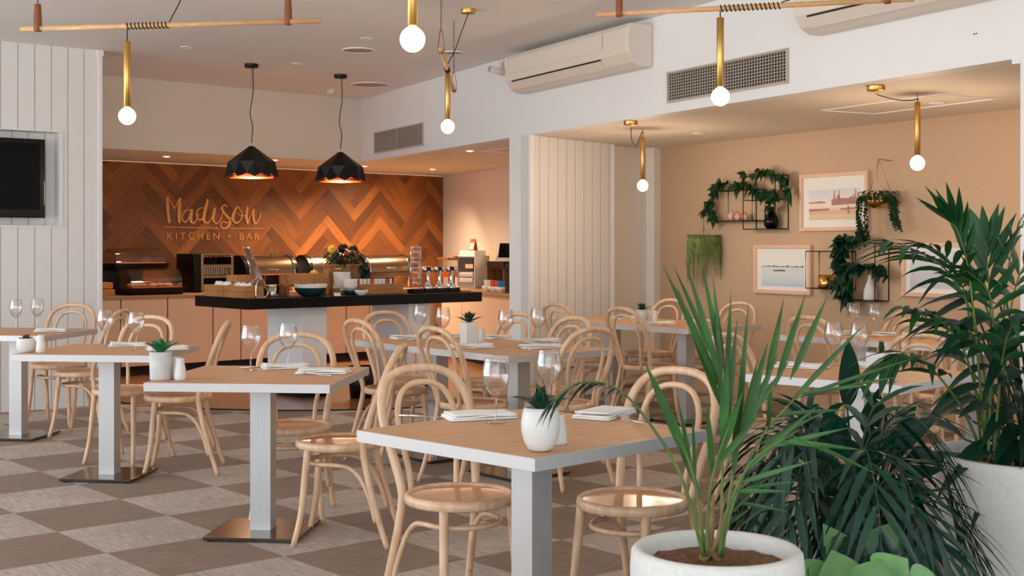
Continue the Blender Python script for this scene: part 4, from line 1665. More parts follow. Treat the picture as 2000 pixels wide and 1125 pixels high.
b.lathe([(.0005, 0), (.036, 0), (.038, .003), (.038, .088), (.0005, .088)], 24)
b.build('body', 'steel', t)
b = MB()
b.lathe([(.038, .088), (.039, .092), (.039, .102), (.034, .106), (.0005, .106)], 24)
b.build('lid', 'steel', t)
t = thing('wire_display_stand', 'low copper wire stand with a dark back behind the metal canister', 'stand', on_i(.47, .42, .001), FI.a)
b = MB()
for x in (-.1, .1):
    for y in (-.06, .06):
        b.tube([(x, y, 0), (x, y, .19)], .004, 6)
for z in (.1, .19):
    b.tube([(-.1, -.06, z), (.1, -.06, z), (.1, .06, z), (-.1, .06, z)], .004, 6, closed=True)
b.build('wire_frame', 'copper', t)
b = MB()
b.box((0, .05, .1), (.2, .01, .17))
b.build('back_board', 'black_plastic', t)
for i in range(3):
    lab = ['left of three raised wooden boxes behind the teal bowl', 'middle of three raised wooden boxes behind the teal bowl', 'right of three raised wooden boxes behind the teal bowl, lemon in it'][i]
    crate(lab, on_i(.66 + i * .14, .42, .101), FI.a, .136, .16, .10, group='raised boxes behind the teal bowl')
t = thing('riser', 'low wooden riser carrying the three boxes behind the teal bowl', 'riser', on_i(.80, .42, .001), FI.a)
b = MB()
b.box((0, 0, .09), (.46, .18, .018))
b.build('shelf', 'crate', t)
for x in (-.2, .2):
    b = MB()
    b.box((x, 0, .04), (.02, .16, .08))
    b.build('leg', 'crate', t)
b = MB()
b.ball((0, 0, .03), .032, sq=(1.25, 1, 1))
tag(b.build('lemon', 'yellow', loc=on_i(.9, .40, .165)), 'yellow lemon in the right raised wooden box', 'lemon')
t = thing('serving_bowl', 'large dark teal bowl with a white rim on the front edge of the black counter', 'bowl', on_i(.74, .2, .001))
b = MB()
b.lathe([(.0005, 0), (.07, 0), (.10, .012), (.135, .05), (.143, .075)], 36)
b.build('bowl', 'teal', t)
b = MB()
b.lathe([(.1432, .075), (.147, .10), (.146, .106), (.139, .106), (.13, .075), (.0005, .03)], 36)
b.build('rim', 'ceramic', t)
for x, y, lab in ((.93, .06, 'small white label card in front of the teal bowl'),):
    t = thing('label_card', lab, 'card', on_i(x, y, .001), FI.a)
    b = MB()
    b.add([(-.035, -.01, 0), (.035, -.01, 0), (.035, .006, .03), (-.035, .006, .03)], [(0, 1, 2, 3)], False)
    o = b.build('card', 'card', t)
    o.modifiers.new('thick', 'SOLIDIFY').thickness = .0015
    b = MB()
    b.box((0, .035, .035), (.065, .06, .07))
    b.build('holder', 'darkwood', t)


def plate_stack(label, loc, n, r, dz, cat='plate', nm='plate', prof=None, group=None):
    base = None
    rr = random.Random(n)
    for k in range(n):
        if base is None:
            b = MB()
            b.lathe(prof or [(.0005, 0), (r * .55, 0), (r * .6, .004), (r, .018), (r, .021), (r * .6, .008), (.0005, .007)], 32)
            base = o = b.build(nm, 'ceramic')
        else:
            o = base.copy()
            C.objects.link(o)
        o.location = V(loc) + V((rr.uniform(-.003, .003), rr.uniform(-.003, .003), k * dz))
        tag(o, label, cat, group)


def bowlprof(r, h):
    return [(.0005, 0), (r * .45, 0), (r * .5, .004), (r * .85, h * .5), (r, h), (r * .97, h), (r * .8, h * .5), (.0005, .008)]


plate_stack('white bowl in the tall stack behind the fruit stand posts', on_i(1.22, .42, .001), 8, .085, .022, 'bowl', 'bowl', bowlprof(.085, .05), 'tall stack of white bowls')
plate_stack('white bowl in the shorter front stack on the black counter', on_i(1.165, .2, .04), 4, .07, .02, 'bowl', 'bowl', bowlprof(.07, .045), 'short stack of white bowls')
t = thing('serving_bowl', 'dark bowl under the short stack of white bowls', 'bowl', on_i(1.165, .2, .001))
b = MB()
b.lathe(bowlprof(.075, .04), 28)
b.build('bowl', 'teal', t)
t = thing('serving_bowl', 'small white bowl of brown twigs on the front edge of the black counter', 'bowl', on_i(1.19, .062, .001))
b = MB()
b.lathe(bowlprof(.064, .048), 28)
b.build('bowl', 'ceramic', t)
b = MB()
rr = random.Random(4)
for k in range(14):
    a = rr.uniform(0, 6.3)
    b.tube([(0, 0, .03), (math.cos(a) * .06, math.sin(a) * .06, .055 + rr.random() * .04)], .0025, 5)
b.build('twigs', 'darkwood', t)

# fruit stand
t = thing('fruit_stand', 'wooden post stand with fruit and trailing greens at the middle of the black counter', 'fruit stand', on_i(1.35, .58, .001), FI.a)
for x in (-.17, .13):
    b = MB()
    b.box((x, 0, .13), (.07, .09, .26))
    b.build('post', 'crate', t, bevel=.003)
b = MB()
b.box((-.02, 0, .268), (.42, .2, .016))
b.build('shelf', 'crate', t)
b = MB()
b.lathe([(.0005, .278), (.06, .278), (.12, .30), (.16, .34), (.155, .34), (.11, .305), (.0005, .29)], 28, (-.02, 0, 0))
b.build('fruit_bowl', 'darkwood', t)
b = MB()
rr = random.Random(9)
for k in range(190):
    a, q = rr.uniform(0, 2 * PI), rr.random()
    p = V((-.02 + math.cos(a) * .18 * q ** .5, math.sin(a) * .16 * q ** .5, .30 + rr.random() * .12))
    b.leaf(p, (math.cos(a), math.sin(a), rr.uniform(-.5, .6)), .085, .036, droop=.5, n=3)
for k in range(110):
    s = rr.random()
    b.leaf((.14 + s * .10 + rr.uniform(-.03, .03), -.08 + rr.uniform(-.03, .03), .30 - s * .22), (rr.uniform(-.6, 1), rr.uniform(-1, .2), -.7), .06, .028, droop=.4, n=3)
b.build('greenery', 'leaf_dark', t)
for nm, lab, x, y, z, r, m_ in (('lemon', 'yellow citrus at the left of the fruit stand', -.17, -.05, .415, .042, 'yellow'), ('apple', 'left red apple on the fruit stand', -.05, -.12, .372, .036, 'red'), ('apple', 'right red apple on the fruit stand', .04, -.125, .368, .034, 'red'),
                                ('plum', 'dark fruit at the top of the fruit stand', -.04, -.04, .425, .05, 'darkred'), ('plum', 'dark fruit on the right of the fruit stand', .08, -.03, .412, .045, 'darkred'), ('plum', 'dark fruit low on the left of the fruit stand', -.13, -.13, .325, .03, 'darkred')):
    b = MB()
    b.ball((0, 0, 0), r)
    p = FI.at(1.35 + x, .58 + y, IT + z)
    tag(b.build(nm, m_, loc=p), lab, 'fruit', 'fruit on the stand')

crate('long wooden crate of sachets right of the bowls on the black counter', on_i(1.50, .27, .001), FI.a, .50, .15, .095, group='crates on the serving counter')
rr = random.Random(12)
for i in range(9):
    o = None
    b = MB()
    b.box((0, 0, .05), (.034, .005, .075))
    o = b.build('sachet', ['sach_white', 'card', 'sach_white', 'cardred'][i % 4], loc=on_i(1.33 + i * .042, .27, .055), rz=FI.a + rr.uniform(-.4, .4))
    tag(o, 'small paper sachet standing in the long wooden crate', 'sachet', 'sachets in the long wooden crate')
t = thing('pineapple_board', 'orange pineapple-shaped board standing at the end of the long wooden crate', 'board', on_i(1.79, .3, .001), FI.a)
b = MB()
pl = [(.03 * math.cos(2 * PI * k / 20) * 1.15, .06 + .055 * math.sin(2 * PI * k / 20)) for k in range(20)]
b.add([(x, -.008, z + .006) for x, z in pl] + [(x, .008, z + .006) for x, z in pl], [tuple(range(20)), tuple(range(39, 19, -1))] + [(i, (i + 1) % 20, 20 + (i + 1) % 20, 20 + i) for i in range(20)], False)
b.build('fruit_shape', 'orange', t)
b = MB()
for x, h in ((-.018, .03), (0, .045), (.018, .03)):
    b.add([(x - .012, -.007, .112), (x + .012, -.007, .112), (x * 1.4, -.007, .12 + h), (x - .012, .007, .112), (x + .012, .007, .112), (x * 1.4, .007, .12 + h)], [(0, 1, 2), (5, 4, 3), (0, 3, 4, 1), (1, 4, 5, 2), (2, 5, 3, 0)], False)
b.build('crown', 'orange', t)
b = MB()
b.box((-.02, 0, .005), (.12, .07, .01))
b.build('foot', 'orange', t)

# jar tower and drink taps
t = thing('dispenser_tower', 'tall clear stacked tower in a chrome wire holder on the black counter', 'dispenser', on_i(1.885, .17, .001), FI.a)
b = MB()
b.box((0, 0, .02), (.115, .12, .04))
b.build('base', 'black_plastic', t, bevel=.004)
for k in range(4):
    b = MB()
    b.lathe([(.045, .045 + k * .098), (.052, .05 + k * .098), (.052, .125 + k * .098), (.046, .135 + k * .098)], 28)
    b.lathe([(.0005, .046 + k * .098), (.045, .046 + k * .098)], 28)
    b.build('clear_tier', 'glass', t)
    b = MB()
    b.lathe([(.046, .135 + k * .098), (.056, .137 + k * .098), (.056, .143 + k * .098), (.046, .144 + k * .098)], 28)
    b.build('tier_ring', 'chrome', t)
b = MB()
for x in (-.058, .058):
    b.tube([(x, 0, .04), (x, 0, .40)], .004, 7)
b.tube(smooth_path([(-.058, 0, .40), (-.045, 0, .435), (0, 0, .45), (.045, 0, .435), (.058, 0, .40)], 5), .004, 7)
b.tube([(.058, 0, .25), (.16, -.02, .253)], .004, 7)
b.tube([(-.15, 0, .25), (-.058, 0, .25)], .004, 7)
b.build('wire_holder', 'chrome', t)
tap0 = None
for i, (x, lab) in enumerate(((2.05, 'left chrome cereal tap on the black counter end'), (2.19, 'middle chrome cereal tap on the black counter end'), (2.335, 'right chrome cereal tap on the black counter end'))):
    if tap0 is None:
        t = tap0 = thing('chrome_tap', lab, 'tap', on_i(x, .2, .001), FI.a, 'chrome taps on the serving counter')
        b = MB()
        b.box((0, 0, .018), (.135, .12, .036))
        b.build('tray', 'black_plastic', t, bevel=.003)
        b = MB()
        b.lathe([(.046, .036), (.05, .05), (.04, .065), (.026, .085), (.02, .12), (.019, .19), (.024, .205), (.024, .21)], 24)
        b.build('column', 'chrome', t)
        b = MB()
        b.tube([(-.055, 0, .222), (-.02, 0, .222)], .024, 16)
        b.tube([(.02, 0, .222), (.055, 0, .222)], .024, 16)
        b.build('end_cap', 'chrome', t)
        b = MB()
        b.tube([(-.02, 0, .222), (.02, 0, .222)], .0255, 16)
        b.build('knob', 'black_plastic', t)
        b = MB()
        b.lathe([(.024, .0), (.032, .006), (.028, .02), (.0005, .024)], 16, (.05, -.03, .036))
        b.build('foot_cap', 'chrome', t)
    else:
        dup(tap0, on_i(x, .2, .001), FI.a, lab)
b = MB()
b.box((0, 0, .006), (.12, .07, .012))
tag(b.build('shallow_tray', 'crate', loc=on_i(2.47, .17, .001), rz=FI.a), 'small flat wooden tray at the right end of the black counter', 'tray')

# ------------------------------------------------------------------ things on the back counter
def dome(label, x, y, z, L_, H_, W_, food, stand):
    t = thing('display_case', label, 'display case', on_c(x, y, z), FC.a, 'domed display cases on the back counter')
    b = MB()
    b.add([(-L_ / 2 - .04, -W_ / 2 - .03, .075), (L_ / 2 + .04, -W_ / 2 - .03, .075), (L_ / 2 + .04, W_ / 2 + .03, .075), (-L_ / 2 - .04, W_ / 2 + .03, .075),
           (-L_ / 2, -W_ / 2, 0), (L_ / 2, -W_ / 2, 0), (L_ / 2, W_ / 2, 0), (-L_ / 2, W_ / 2, 0)], [(0, 1, 2, 3), (7, 6, 5, 4), (0, 4, 5, 1), (1, 5, 6, 2), (2, 6, 7, 3), (3, 7, 4, 0)], False)
    b.build('base_tray', 'black_plastic', t)
    pr = []
    n = 10
    for i in range(n + 1):
        a = PI * i / n
        pr.append((-math.cos(a) * W_ / 2, .078 + math.sin(a) ** .6 * (H_ - .078) if 0 < i < n else .078))
    vs = [(-L_ / 2, y, z) for y, z in pr] + [(L_ / 2, y, z) for y, z in pr]
    m_ = len(pr)
    b = MB()
    b.add(vs, [(i, i + 1, m_ + i + 1, m_ + i) for i in range(m_ - 1)], True)
    b.add(vs, [tuple(range(m_)), tuple(range(2 * m_ - 1, m_ - 1, -1))], False)
    b.build('clear_cover', 'acrylic', t)
    b = MB()
    b.box((0, -W_ / 2 - .004, .082), (L_ * .98, .008, .012))
    b.build('front_rail', 'copper', t)
    if stand:
        b = MB()
        b.box((-.15, .06, -stand / 2), (L_ * .8, .24, stand - .002))
        b.build('stand', 'black_plastic', t)
    if food:
        rr2 = random.Random(5)
        for k in range(7):
            b = MB()
            b.ball((0, 0, .02), .045, 12, (1.3, .8, .55))
            o = b.build('pastry', 'bread', loc=on_c(x - L_ * .36 + k * L_ * .12, y + rr2.uniform(-.07, .05), z + .076), rz=rr2.uniform(0, 3))
            tag(o, 'golden pastry lying under the lower clear cover', 'pastry', 'pastries in the lower display case')
    return t


dome('upper domed display case on a black stand at the left end of the timber wall', .62, .62, .255, .56, .235, .36, False, .255)
dome('lower domed display case with pastries at the front of the back counter', .63, .27, .001, .58, .275, .38, True, 0)
for i, (z, s) in enumerate(((.001, 1.0), (.075, .82))):
    b = MB()
    b.box((0, 0, .033), (.2 * s, .17 * s, .066))
    tag(b.build('bread_box', 'crate', loc=on_c(.08, .2, z), rz=FC.a + .1 * i, bevel=.004), ['lower of two stacked pale boxes beside the left white wall', 'upper of two stacked pale boxes beside the left white wall'][i], 'box', 'stacked boxes on the back counter')
t = thing('wooden_board', 'pale wooden board lying at the front edge of the back counter below the toaster', 'board', on_c(1.38, .06, .001), FC.a)
b = MB()
b.box((0, 0, .009), (.22, .1, .018))
b.build('board', 'crate', t, bevel=.003)

t = thing('conveyor_toaster', 'steel conveyor toaster with dark openings left of the roll-top warmers', 'toaster', on_c(1.42, .52, .001), FC.a)
b = MB()
b.box((-.205, 0, .215), (.09, .42, .43))
b.build('side_panel', 'black_gloss', t, bevel=.004)
b = MB()
for x in (-.145, .225):
    b.box((x, 0, .215), (.03, .42, .43))
for z, h in ((.015, .03), (.175, .03), (.29, .04), (.42, .02)):
    b.box((.04, -.0, z), (.35, .42, h))
b.box((.04, .18, .215), (.35, .04, .42))
b.build('casing', 'warmer_steel', t, bevel=.003)
b = MB()
b.box((.04, .14, .1), (.34, .02, .12))
b.box((.04, .14, .35), (.34, .02, .11))
b.build('oven_back', 'gap', t)
b = MB()
for k in range(10):
    b.tube([(-.12 + k * .036, -.215, .395), (-.12 + k * .036, -.1, .425)], .005, 6)
b.build('wire_rollers', 'copper', t)
b = MB()
for k in range(12):
    b.box((-.12 + k * .029, -.212, .235), (.006, .006, .07))
b.build('grille_bars', 'steel', t)
b = MB()
b.box((.04, -.212, .06), (.3, .006, .05))
b.build('control_panel', 'black_gloss', t)


def chafer(label, x, y):
    t = thing('roll_top_chafer', label, 'food warmer', on_c(x, y, .001), FC.a, 'roll-top chafing dishes on the back counter')
    L_, R_ = .58, .205
    z0 = .20
    prof = [(math.cos(a) * R_, z0 + math.sin(a) * R_) for a in [PI * i / 16 for i in range(17)]]
    n = len(prof)
    vs = [(-L_ / 2, -yy, z) for yy, z in prof] + [(L_ / 2, -yy, z) for yy, z in prof]
    b = MB()
    b.add(vs, [(i, n + i, n + i + 1, i + 1) for i in range(n - 1)], True)
    b.build('roll_lid', 'warmer_steel', t)
    for s in (-1, 1):
        b = MB()
        x0 = s * L_ / 2
        pr = [(yy * 1.03, z0 + (z - z0) * 1.03) for yy, z in prof]
        vs = [(x0, -yy, z) for yy, z in pr] + [(x0 + s * .05, -yy, z) for yy, z in pr]
        b.add(vs, [tuple(range(n)), tuple(range(2 * n - 1, n - 1, -1))] + [(i, n + i, n + (i + 1) % n, (i + 1) % n) for i in range(n)], False)
        b.build('end_cheek', 'black_plastic', t)
        b = MB()
        b.tube([(x0 + s * .002, -yy * 1.035, z0 + (z - z0) * 1.035) for yy, z in prof], .006, 6)
        b.build('edge_trim', 'chrome', t)
    b = MB()
    b.box((0, 0, .165), (L_, .40, .065))
    b.build('water_pan', 'warmer_steel', t, bevel=.006)
    for s in (-1, 1):
        for w in (-1, 1):
            b = MB()
            b.tube([(s * L_ * .5, w * .18, .15), (s * L_ * .5, w * .18, 0)], .012, 8)
            b.build('leg', 'chrome', t)
    b = MB()
    b.box((0, .1, .07), (L_ * .9, .02, .12))
    b.build('back_panel', 'black_plastic', t)
    b = MB()
    b.tube(smooth_path([(-.06, -R_ + .005, z0 + .055), (-.06, -R_ - .03, z0 + .05), (.06, -R_ - .03, z0 + .05), (.06, -R_ + .005, z0 + .055)], 4), .006, 7)
    b.build('handle', 'chrome', t)
    return t


chafer('left roll-top steel food warmer, next to the toaster', 2.1, .42)
chafer('middle roll-top steel food warmer, left of the fruit stand', 2.94, .42)
chafer('right roll-top steel food warmer, between the fruit stand and the clear tower', 3.74, .42)
t = thing('potted_agave', 'small spiky potted plant behind the left roll-top food warmer', 'potted plant', on_c(2.42, .78, .001))
b = MB()
b.lathe([(.0005, 0), (.05, 0), (.06, .33), (.056, .33), (.0005, .3)], 20)
b.build('pot', 'concrete', t)
rosette(t, .32, 11, .2, .022, 'leaf_brown', 21, .9, .2, 2)

# side counter
t = thing('juice_dispenser', 'clear square drink dispenser with a wooden lid behind the chrome taps', 'dispenser', on_s(-.30, .3, .001), FI.a)
b = MB()
for x in (-.1, .1):
    for y in (-.08, .08):
        b.box((x, y, .06), (.02, .02, .12))
b.build('stand', 'darkwood', t)
b = MB()
b.box((0, 0, .235), (.26, .2, .22))
b.build('clear_tank', 'acrylic', t, bevel=.012)
b = MB()
b.box((0, 0, .355), (.29, .22, .03))
b.box((.08, 0, .38), (.06, .06, .025))
b.build('lid', 'darkwood', t, bevel=.004)
b = MB()
b.box((0, 0, .16), (.25, .19, .07))
b.build('juice', 'jam', t)
t = thing('coffee_machine', 'steel coffee machine with drawers behind the chrome taps', 'coffee machine', on_s(.30, .34, .001), FSD.a + .55)
b = MB()
b.box((0, .05, .2), (.27, .3, .4))
b.build('casing', 'steel', t, bevel=.006)
b = MB()
b.box((0, -.105, .29), (.23, .012, .17))
b.build('front_panel', 'vent', t)
for z in (.10, .17):
    b = MB()
    b.box((.02, -.115, z), (.2, .03, .045))
    b.build('drawer', 'alu', t, bevel=.003)
b = MB()
b.box((.06, -.113, .27), (.12, .004, .05))
b.build('label_plate', 'pinkpot', t)
t = thing('document_box', 'white box on top of the steel coffee machine', 'box', on_s(.30, .36, .402), FSD.a + .55)
b = MB()
b.box((0, 0, .03), (.24, .22, .06))
b.build('box', 'card', t, bevel=.004)
t = thing('menu_card', 'red and white folded card standing on the white box', 'card', on_s(.30, .36, .463), FSD.a + .4)
b = MB()
b.add([(-.05, -.03, 0), (.05, -.03, 0), (.06, .0, .14), (-.03, .0, .14), (.05, .04, 0), (-.04, .04, 0)], [(0, 1, 2, 3), (3, 2, 4, 5)], False)
o = b.build('card', 'cardred', t)
o.modifiers.new('thick', 'SOLIDIFY').thickness = .002
b = MB()
b.add([(-.04, -.029, .012), (.036, -.029, .012), (.043, -.0085, .1), (-.026, -.0085, .1)], [(0, 1, 2, 3)], False)
b.build('print', 'card', t)
t = thing('till_shelf', 'black shelf box on a timber back panel beside the white pilaster', 'shelf', on_s(1.22, .42, .001), FSD.a)
b = MB()
b.box((0, .02, .295), (.52, .3, .085))
b.build('shelf', 'black_plastic', t, bevel=.003)
b = MB()
for x in (-.25, .25):
    b.box((x, .02, .126), (.02, .3, .252))
b.box((0, .16, .126), (.5, .02, .252))
b.build('back_panel', 'darkwood', t)
t = thing('till_screen', 'black till screen standing on the black shelf box beside the white pilaster', 'till', on_s(1.25, .42, .34), FSD.a + .5)
b = MB()
b.box((0, 0, .012), (.22, .14, .022))
b.tube([(0, .04, .02), (0, .05, .09)], .02, 10)
b.build('stand', 'plastic', t)
q = Matrix.Translation((0, 0, .125)) @ Matrix.Rotation(-.2, 4, 'X')
b = MB()
b.box((0, .015, 0), (.24, .03, .19), mtx=q)
b.build('housing', 'plastic', t, bevel=.004)
b = MB()
b.box((0, -.002, 0), (.215, .004, .17), mtx=q)
b.build('screen', 'screen', t)
t = thing('card_reader', 'small grey payment reader leaning beside the till shelf, half behind the pilaster', 'card reader', on_s(2.0, .16, .001), FSD.a + .4)
b = MB()
b.box((0, 0, .16), (.06, .1, .32))
b.build('body', 'vent', t, bevel=.006)
b = MB()
b.lathe([(.0005, 0), (.016, .0), (.016, .008), (.0005, .01)], 16, mtx=Matrix.Translation((0, -.051, .25)) @ Matrix.Rotation(PI / 2, 4, 'X'))
b.build('dial', 'black_plastic', t)
for i, (x, lab, m_) in enumerate(((1.39, 'left white bowl of white sachets on the side counter', 'sach_white'), (1.60, 'middle white bowl of red sachets on the side counter', 'sach_red'), (1.80, 'right white bowl of blue sachets on the side counter', 'sach_blue'))):
    t = thing('sachet_bowl', lab, 'bowl', on_s(x, .13, .001), 0, 'bowls of sachets on the side counter')
    b = MB()
    b.lathe(bowlprof(.068, .06), 24)
    b.build('bowl', 'ceramic', t)
    rr = random.Random(i)
    for k in range(9):
        b = MB()
        a = rr.uniform(-.35, .35)
        b.box((-.045 + k * .011, rr.uniform(-.02, .02), .075), (.008, .035, .085))
        o = b.build('sachet', m_, loc=on_s(x, .13, .012), rz=FSD.a + a)
        tag(o, ['white sachet standing in the left sachet bowl', 'red sachet standing in the middle sachet bowl', 'blue sachet standing in the right sachet bowl'][i], 'sachet', ['white sachets', 'red sachets', 'blue sachets'][i])
t = thing('waste_bin', 'black bin standing on the timber floor before the black counter', 'bin', (-1.345, 11.62, .006), FI.a)
b = MB()
b.lathe([(.0005, 0), (.10, 0), (.125, .27), (.118, .27), (.1, .02)], 24)
b.build('body', 'black_plastic', t)
b = MB()
b.lathe([(.118, .262), (.128, .264), (.128, .278), (.118, .278)], 24)
b.build('rim', 'black_plastic', t)

# ------------------------------------------------------------------ pictures on the papered wall
def flat(x0, x1, z0, z1, y):
    return [(x0, y, z0), (x1, y, z0), (x1, y, z1), (x0, y, z1)]


def art_mat(name, kind):
    """photographic prints, drawn with gradients and noise in the print's own plane"""
    m, nt, b = nodes(name)
    tc = N(nt, 'ShaderNodeTexCoord')
    sx = N(nt, 'ShaderNodeSeparateXYZ')
    nt.links.new(tc.outputs['Object'], sx.inputs[0])
    nz = N(nt, 'ShaderNodeTexNoise')
    nz.inputs['Scale'].default_value = 34 if kind else 20
    nz.inputs['Detail'].default_value = 5
    nt.links.new(tc.outputs['Object'], nz.inputs[0])
    ma = N(nt, 'ShaderNodeMath', operation='MULTIPLY_ADD')
    ma.inputs[1].default_value = .012
    nt.links.new(nz.outputs[0], ma.inputs[0])
    nt.links.new(sx.outputs[2], ma.inputs[2])
    if kind == 0:      # beach: pale sky, glowing horizon, sand
        st = [(0, hexc(226, 196, 168)), (.12, hexc(232, 206, 180)), (.24, hexc(224, 182, 150)), (.30, hexc(232, 196, 176)), (.42, hexc(246, 222, 206)), (.6, hexc(236, 226, 228)), (1, hexc(214, 220, 228))]
        h = .252
    elif kind == 1:    # sea: white sky, thin far shore, blue-grey water
        st = [(0, hexc(178, 206, 226)), (.2, hexc(206, 220, 230)), (.6, hexc(222, 228, 230)), (.9, hexc(216, 226, 230)), (1, hexc(226, 230, 230))]
        h = .17
    else:
        st = [(0, hexc(210, 206, 214)), (.4, hexc(206, 214, 222)), (.75, hexc(222, 228, 232)), (1, hexc(214, 222, 232))]
        h = .30
    mr = N(nt, 'ShaderNodeMapRange')
    mr.inputs[1].default_value = .006
    mr.inputs[2].default_value = h + .006
    nt.links.new(ma.outputs[0], mr.inputs[0])
    r = ramp(nt, st)
    nt.links.new(mr.outputs[0], r.inputs[0])
    nt.links.new(r.outputs[0], b.inputs['Base Color'])
    b.inputs['Roughness'].default_value = .6
    return m


def picture(label, x0, x1, z0, z1, print_box, pm, extras=()):
    t = thing('framed_picture', label, 'picture', FG.at(x0, -.004, z0), FG.a, 'framed prints on the papered wall')
    w, h = x1 - x0, z1 - z0
    f = .03
    b = MB()
    for cx, cz, sx_, sz in ((w / 2, f / 2, w, f), (w / 2, h - f / 2, w, f), (f / 2, h / 2, f, h - 2 * f), (w - f / 2, h / 2, f, h - 2 * f)):
        b.box((cx, -.016, cz), (sx_, .032, sz))
    b.build('frame', 'frame', t, bevel=.0015)
    b = MB()
    b.box((w / 2, -.006, h / 2), (w - f * 1.6, .008, h - f * 1.6))
    b.build('mat_board', 'card', t)
    px0, px1, pz0, pz1 = print_box
    b = MB()
    b.add(flat(0, px1 - px0, 0, pz1 - pz0, 0), [(0, 1, 2, 3)], False)
    ids = [0]
    for k, (nm, polys, mt) in enumerate(extras):
        for poly in polys:
            n = len(poly)
            b.add([(x, -.0004 - .00008 * k, z) for x, z in poly], [tuple(range(n))], False)
            ids.append(k + 1)
    o = b.build('print', pm, t, loc=(px0 - x0, -.0112, pz0 - z0))
    for nm, polys, mt in extras:
        o.data.materials.append(M[mt])
    o.data.polygons.foreach_set('material_index', ids)
    return t


M['art_beach'] = art_mat('beach_print', 0)
M['art_sea'] = art_mat('sea_print', 1)
M['art_pale'] = art_mat('pale_print', 2)
M['ship_hull'] = mat('print_rust_brown', hexc(176, 132, 122), .7, var=.15, scale=40)
M['ship_tan'] = mat('print_tan', hexc(196, 150, 116), .7, var=.2, scale=50)
M['print_dark'] = mat('print_dark_line', hexc(96, 96, 104), .7, var=.2, scale=40)
M['print_teal'] = mat('print_shoreline', hexc(92, 116, 116), .7, var=.3, scale=60)
rr = random.Random(2)
hull = [(.27, .115), (.60, .125), (.60, .165), (.56, .165), (.545, .185), (.48, .18), (.46, .17), (.40, .172), (.30, .168), (.265, .165)]
masts = [[(x, .165), (x + w, .165), (x + w * .7, h), (x + w * .3, h)] for x, w, h in ((.285, .03, .235), (.32, .05, .20), (.345, .02, .24), (.50, .03, .20), (.53, .022, .245), (.555, .03, .215))]
groyne = [[(.0, .07), (.24, .075), (.24, .092), (0, .09)], [(.37, .075), (.57, .082), (.57, .095), (.37, .09)]]
walker = [[(.452, .045), (.462, .045), (.466, .10), (.458, .12), (.45, .10)], [(.468, .045), (.476, .047), (.472, .10), (.462, .10)], [(.453, .122), (.466, .122), (.466, .136), (.453, .136)]]
far = [[(.0, .135), (.2, .135), (.2, .145), (.15, .155), (.08, .15), (0, .148)]]
picture('framed beach print with a ship and a walking figure, upper picture on the papered wall', 2.028, 2.816, 1.482, 1.957, (2.128, 2.721, 1.575, 1.823), 'art_beach', (('ship_hull', [hull], 'ship_hull'), ('ship_masts', masts, 'ship_tan'), ('groyne', groyne, 'ship_hull'), ('figure', walker, 'ship_hull'), ('far_shore', far, 'ship_tan')))
shore = [[(.0 + k * .06, .165), (.06 + k * .06, .165), (.055 + k * .06, .172 + .004 * (k % 3)), (.01 + k * .06, .170 + .003 * (k % 2))] for k in range(9)]
boat = [[(.16, .128), (.30, .128), (.32, .138), (.26, .142), (.2, .14), (.15, .138)]]
picture('framed pale sea print with a thin shoreline, lower left picture on the papered wall', 1.432, 2.159, .946, 1.368, (1.522, 2.066, 1.012, 1.184), 'art_sea', (('shoreline', shore, 'print_teal'), ('boat', boat, 'print_dark')))
picture('framed pale print half hidden by palm leaves at right on the papered wall', 3.172, 3.80, .975, 1.383, (3.25, 3.72, 1.04, 1.32), 'art_pale')


# ------------------------------------------------------------------ wire wall shelves
def wire_shelf(label, boxes, shelves):
    t = thing('wire_shelf', label, 'shelf', FG.at(0, -.003, 0), FG.a, 'black wire box shelves')
    r = .0045
    for x0, x1, z0, z1, dpt in boxes:
        b = MB()
        for y in (-.004, -dpt):
            b.tube([(x0, y, z0), (x1, y, z0), (x1, y, z1), (x0, y, z1)], r, 6, closed=True)
        for x in (x0, x1):
            for z in (z0, z1):
                b.tube([(x, -.004, z), (x, -dpt, z)], r, 6)
        b.build('wire_frame', 'black_metal', t)
    for x0, x1, z, dpt in shelves:
        b = MB()
        b.box(((x0 + x1) / 2, -dpt / 2 - .002, z), (x1 - x0, dpt, .006))
        b.build('shelf_plate', 'black_metal', t)
    return t


wire_shelf('upper black wire box shelf with pink pots and a black vase on the papered wall',
           ((1.05, 1.56, 1.58, 1.855, .15), (1.44, 1.86, 1.505, 1.965, .15)), ((1.05, 1.56, 1.58, .15), (1.44, 1.86, 1.757, .15), (1.44, 1.86, 1.505, .15)))
wire_shelf('lower black wire box shelf holding a gold tin and a white bottle',
           ((2.24, 2.66, 1.01, 1.314, .15), (2.624, 3.018, .93, 1.38, .15)), ((2.24, 2.66, 1.01, .15), (2.624, 3.018, .93, .15)))


def on_g(x, y, z):
    return FG.at(x, -y, z)


for i, (x, r, h, lab) in enumerate(((1.19, .034, .085, 'left and tallest of three small pink pots on the wire shelf'), (1.285, .035, .068, 'middle of three small pink pots on the wire shelf'), (1.385, .033, .06, 'right and smallest of three small pink pots on the wire shelf'))):
    t = thing('pink_pot', lab, 'pot', on_g(x, .085, 1.584), 0, 'small pink pots on the wire shelf')
    b = MB()
    b.lathe([(.0005, 0), (r * .6, 0), (r, h * .4), (r * .95, h * .65), (r * .5, h * .95), (r * .42, h), (.0005, h * .98)], 24)
    b.build('body', 'pinkpot', t)
    b = MB()
    for k in range(4):
        a = k * PI / 2 + .4
        b.leaf((0, 0, h * .95), (math.cos(a) * .5, math.sin(a) * .5, 1), .03, .012, n=3)
    b.build('stem', 'pinkpot', t)
t = thing('black_vase', 'glossy black pear-shaped vase on the upper wire shelf', 'vase', on_g(1.725, .08, 1.509))
b = MB()
